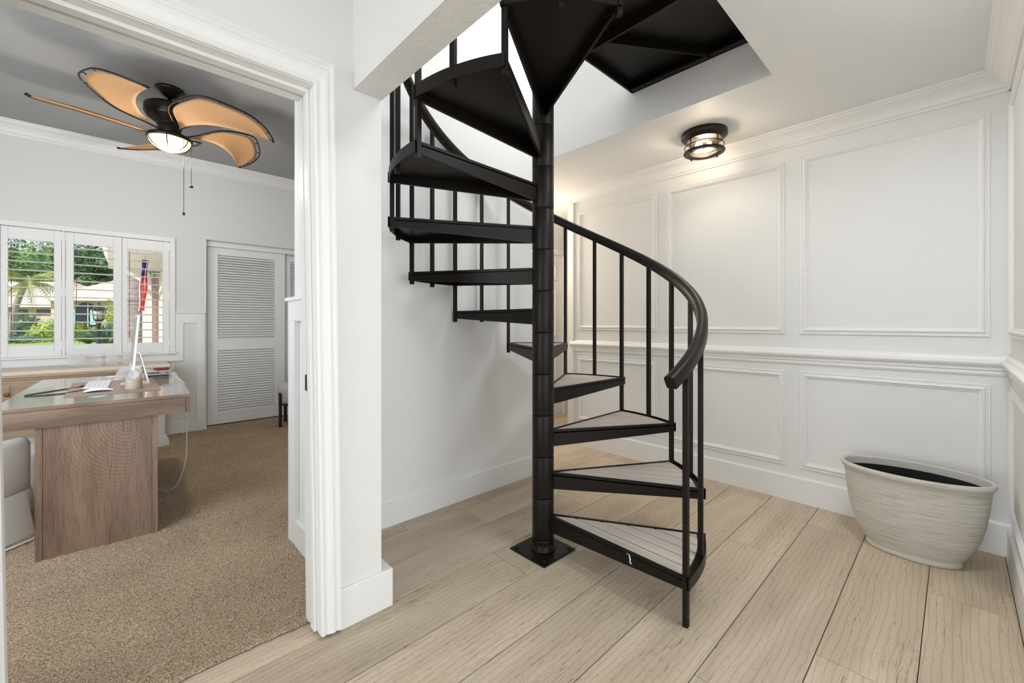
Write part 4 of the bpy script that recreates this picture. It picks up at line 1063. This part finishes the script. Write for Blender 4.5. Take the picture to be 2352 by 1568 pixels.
# porch of this house: white arch, column, side wall, boarded soffit
ph = thing('entry_porch', 'cream entry porch with a white arched fascia and a square column', 'porch', (0, 0, 0))
c0 = G(338, 742, 7.8, GZ); YA = c0.y
MB().box(c0.x - .065, c0.x + .065, c0.y - .065, c0.y + .065, c0.z - .1, 1.75).build('column', M_offw, ph)
MB().tube([(c0.x + .10, c0.y - .09, c0.z - .1), (c0.x + .10, c0.y - .09, 2.1)], .009, 6).build('downpipe', M_bark, ph)
MB().box(c0.x + .16, c0.x + .26, 6.45, c0.y + .6, -.2, 2.05).build('side_wall', M_pink, ph)
MB().box(c0.x + .068, c0.x + .62, YA + .03, YA + .15, -.2, 2.12).box(c0.x + .19, c0.x + .235, YA - .01, YA + .03, -.2, 1.85).build('front_wall', M_pink, ph)
lo = [atY(x, y, YA) for x, y in ((229, 545), (233, 562), (241, 588), (251, 607), (265, 622), (285, 631), (305, 637), (320, 645), (328, 655), (331, 668))]
hi = [atY(x, y, YA) for x, y in ((251, 545), (255, 562), (262, 583), (271, 596), (284, 606), (299, 612), (316, 616), (332, 622), (345, 632), (347, 668))]
lo = smooth_path(lo, 4); hi = smooth_path(hi, 4)
mb = MB()
for i in range(len(lo) - 1):
    q = (lo[i], lo[i + 1], hi[i + 1], hi[i])
    mb.hexa([(p.x, YA - .07, p.z) for p in q], [(p.x, YA + .07, p.z) for p in q])
mb.build('arch', M_offw, ph)
# boarded soffit sloping up from the arch towards the house wall, with a dark open joint
sf = MB()
pa, pb_ = atY(262, 602, YA), atY(380, 602, YA)
for k in range(9):
    x0 = c0.x - .52 + k * .115
    if k == 1: continue
    sf.hexa([(x0, 6.50, 2.62), (x0 + .106, 6.50, 2.62), (x0 + .106, YA, 2.14), (x0, YA, 2.14)], [(x0, 6.50, 2.64), (x0 + .106, 6.50, 2.64), (x0 + .106, YA, 2.16), (x0, YA, 2.16)])
for y, z in ((6.8, 2.50), (7.3, 2.27)): sf.box(c0.x - .5, c0.x + .45, y, y + .05, z - .03, z + .06)
sf.build('soffit', M_offw, ph)
# flag hanging from the porch
f0 = at(334, 590, 7.0)
fg = thing('flag', 'red white and blue striped flag hanging limp from the porch', 'flag', f0)
MB().tube([(-.02, 0, .12), (.06, .05, -.02)], .012, 6).build('pole', M_offw, fg)
mb = MB(); nS = 9
for s_ in range(nS):
    vs = []
    for j in range(13):
        t = j / 12; zz = -.05 - .85 * t; wv = .010 * math.sin(9 * t + .35 * s_) + .01 * t
        x = -.045 - .055 * t + .0095 * s_ + wv
        vs += [(x, .02 * math.sin(s_ * 1.7 + 3 * t), zz), (x + .0095, .02 * math.sin((s_ + 1) * 1.7 + 3 * t), zz)]
    for j in range(12):
        mi = 2 if (j < 4 and s_ < 6) else (0 if s_ % 3 else 1)
        mb.add([vs[2 * j], vs[2 * j + 1], vs[2 * j + 3], vs[2 * j + 2]], [(0, 1, 2, 3)], mi)
o = mb.build('cloth', [M_fred, M_fwhite, M_fblue], fg); o.modifiers.new('t', 'SOLIDIFY').thickness = .002

# ------------------------------------------------------------------ lights
def light(name, kind, loc, energy, col=(1, 1, 1), rot=(0, 0, 0), size=None, size_y=None, radius=None, angle=None):
    l = bpy.data.lights.new(name, kind); l.energy = energy; l.color = col
    if kind == 'AREA':
        l.shape = 'RECTANGLE'; l.size = size; l.size_y = size_y or size
    if radius is not None: l.shadow_soft_size = radius
    if angle is not None: l.angle = angle
    o = bpy.data.objects.new(name, l); COL.objects.link(o); o.location = loc; o.rotation_euler = rot
    return o
DAY = (.90, .955, 1.)
light('entrance_fill', 'AREA', (-4.2, .5, 1.25), 74, DAY, (0, rad(-90), 0), 2.2, 1.7)  # added fill light before the closed foyer end wall; no entrance built
light('living_room_daylight', 'AREA', (.45, -4.1, 1.3), 112, DAY, (rad(90), 0, 0), 4.4, 2.1)
light('foyer_fill', 'AREA', (-1.6, -.6, 2.42), 12, DAY, (0, 0, 0), 2.6, 2.0)  # added soft panel standing in for ceiling bounce; no fixture here
light('hall_fill', 'AREA', (1.80, .08, 2.42), 15, (.93, .97, 1.), (0, 0, 0), .5, .5)  # added out-of-frame fill, lifts the panelled wall and alcove; no fixture built
light('upstairs_fill', 'AREA', (1.6, -2.2, 3.75), 50, (.94, .975, 1.), (rad(90), 0, 0), 1.5, 1.8)  # added fill aimed at the well's back wall; upstairs has no window
light('upstairs_lamp', 'AREA', (2.6, .3, 5.05), 120, (.94, .975, 1.), (0, 0, 0), 1.8, 1.8)
light('ceiling_light_bulb', 'POINT', (2.866, 1.160, ZC - .085), 9, (1., .97, .92), radius=.03)
light('fan_lamp', 'POINT', (.301, 4.061, ZO - .50), 30, (1., .92, .80), radius=.06)
light('office_fill', 'AREA', (-1.35, 2.25, 1.55), 58, (.88, .945, 1.), (rad(90), 0, rad(-24)), 1.6, 1.8)  # added unseen fill brightening closet and chair; no window stands here
light('back_hall_lamp', 'POINT', (3.05, 3.25, 1.9), 26, (1., .86, .68), radius=.12)
sun = light('sun', 'SUN', (0, 0, 8), 5.0, (1, .96, .90), angle=rad(.6))
d = Vector((.70, .35, -.62)); sun.rotation_euler = d.to_track_quat('-Z', 'Y').to_euler()
w = bpy.data.worlds.new('World'); S.world = w; w.use_nodes = True
bg = w.node_tree.nodes['Background']; bg.inputs[0].default_value = (.80, .88, 1., 1); bg.inputs[1].default_value = 1.1

# ------------------------------------------------------------------ camera and view
cam = bpy.data.cameras.new('Camera'); co = bpy.data.objects.new('Camera', cam); COL.objects.link(co)
co.location = (0, 0, CH); co.rotation_euler = (rad(90), 0, rad(YAW - 90))
cam.sensor_width = 36; cam.sensor_fit = 'HORIZONTAL'; cam.lens = FPX / 2352 * 36; cam.shift_y = -(784 - HOR) / 2352
cam.clip_start = .02; cam.clip_end = 300
S.camera = co
S.view_settings.view_transform = 'Standard'; S.view_settings.look = 'None'; S.view_settings.exposure = 0; S.view_settings.gamma = 1
S.view_settings.use_curve_mapping = False
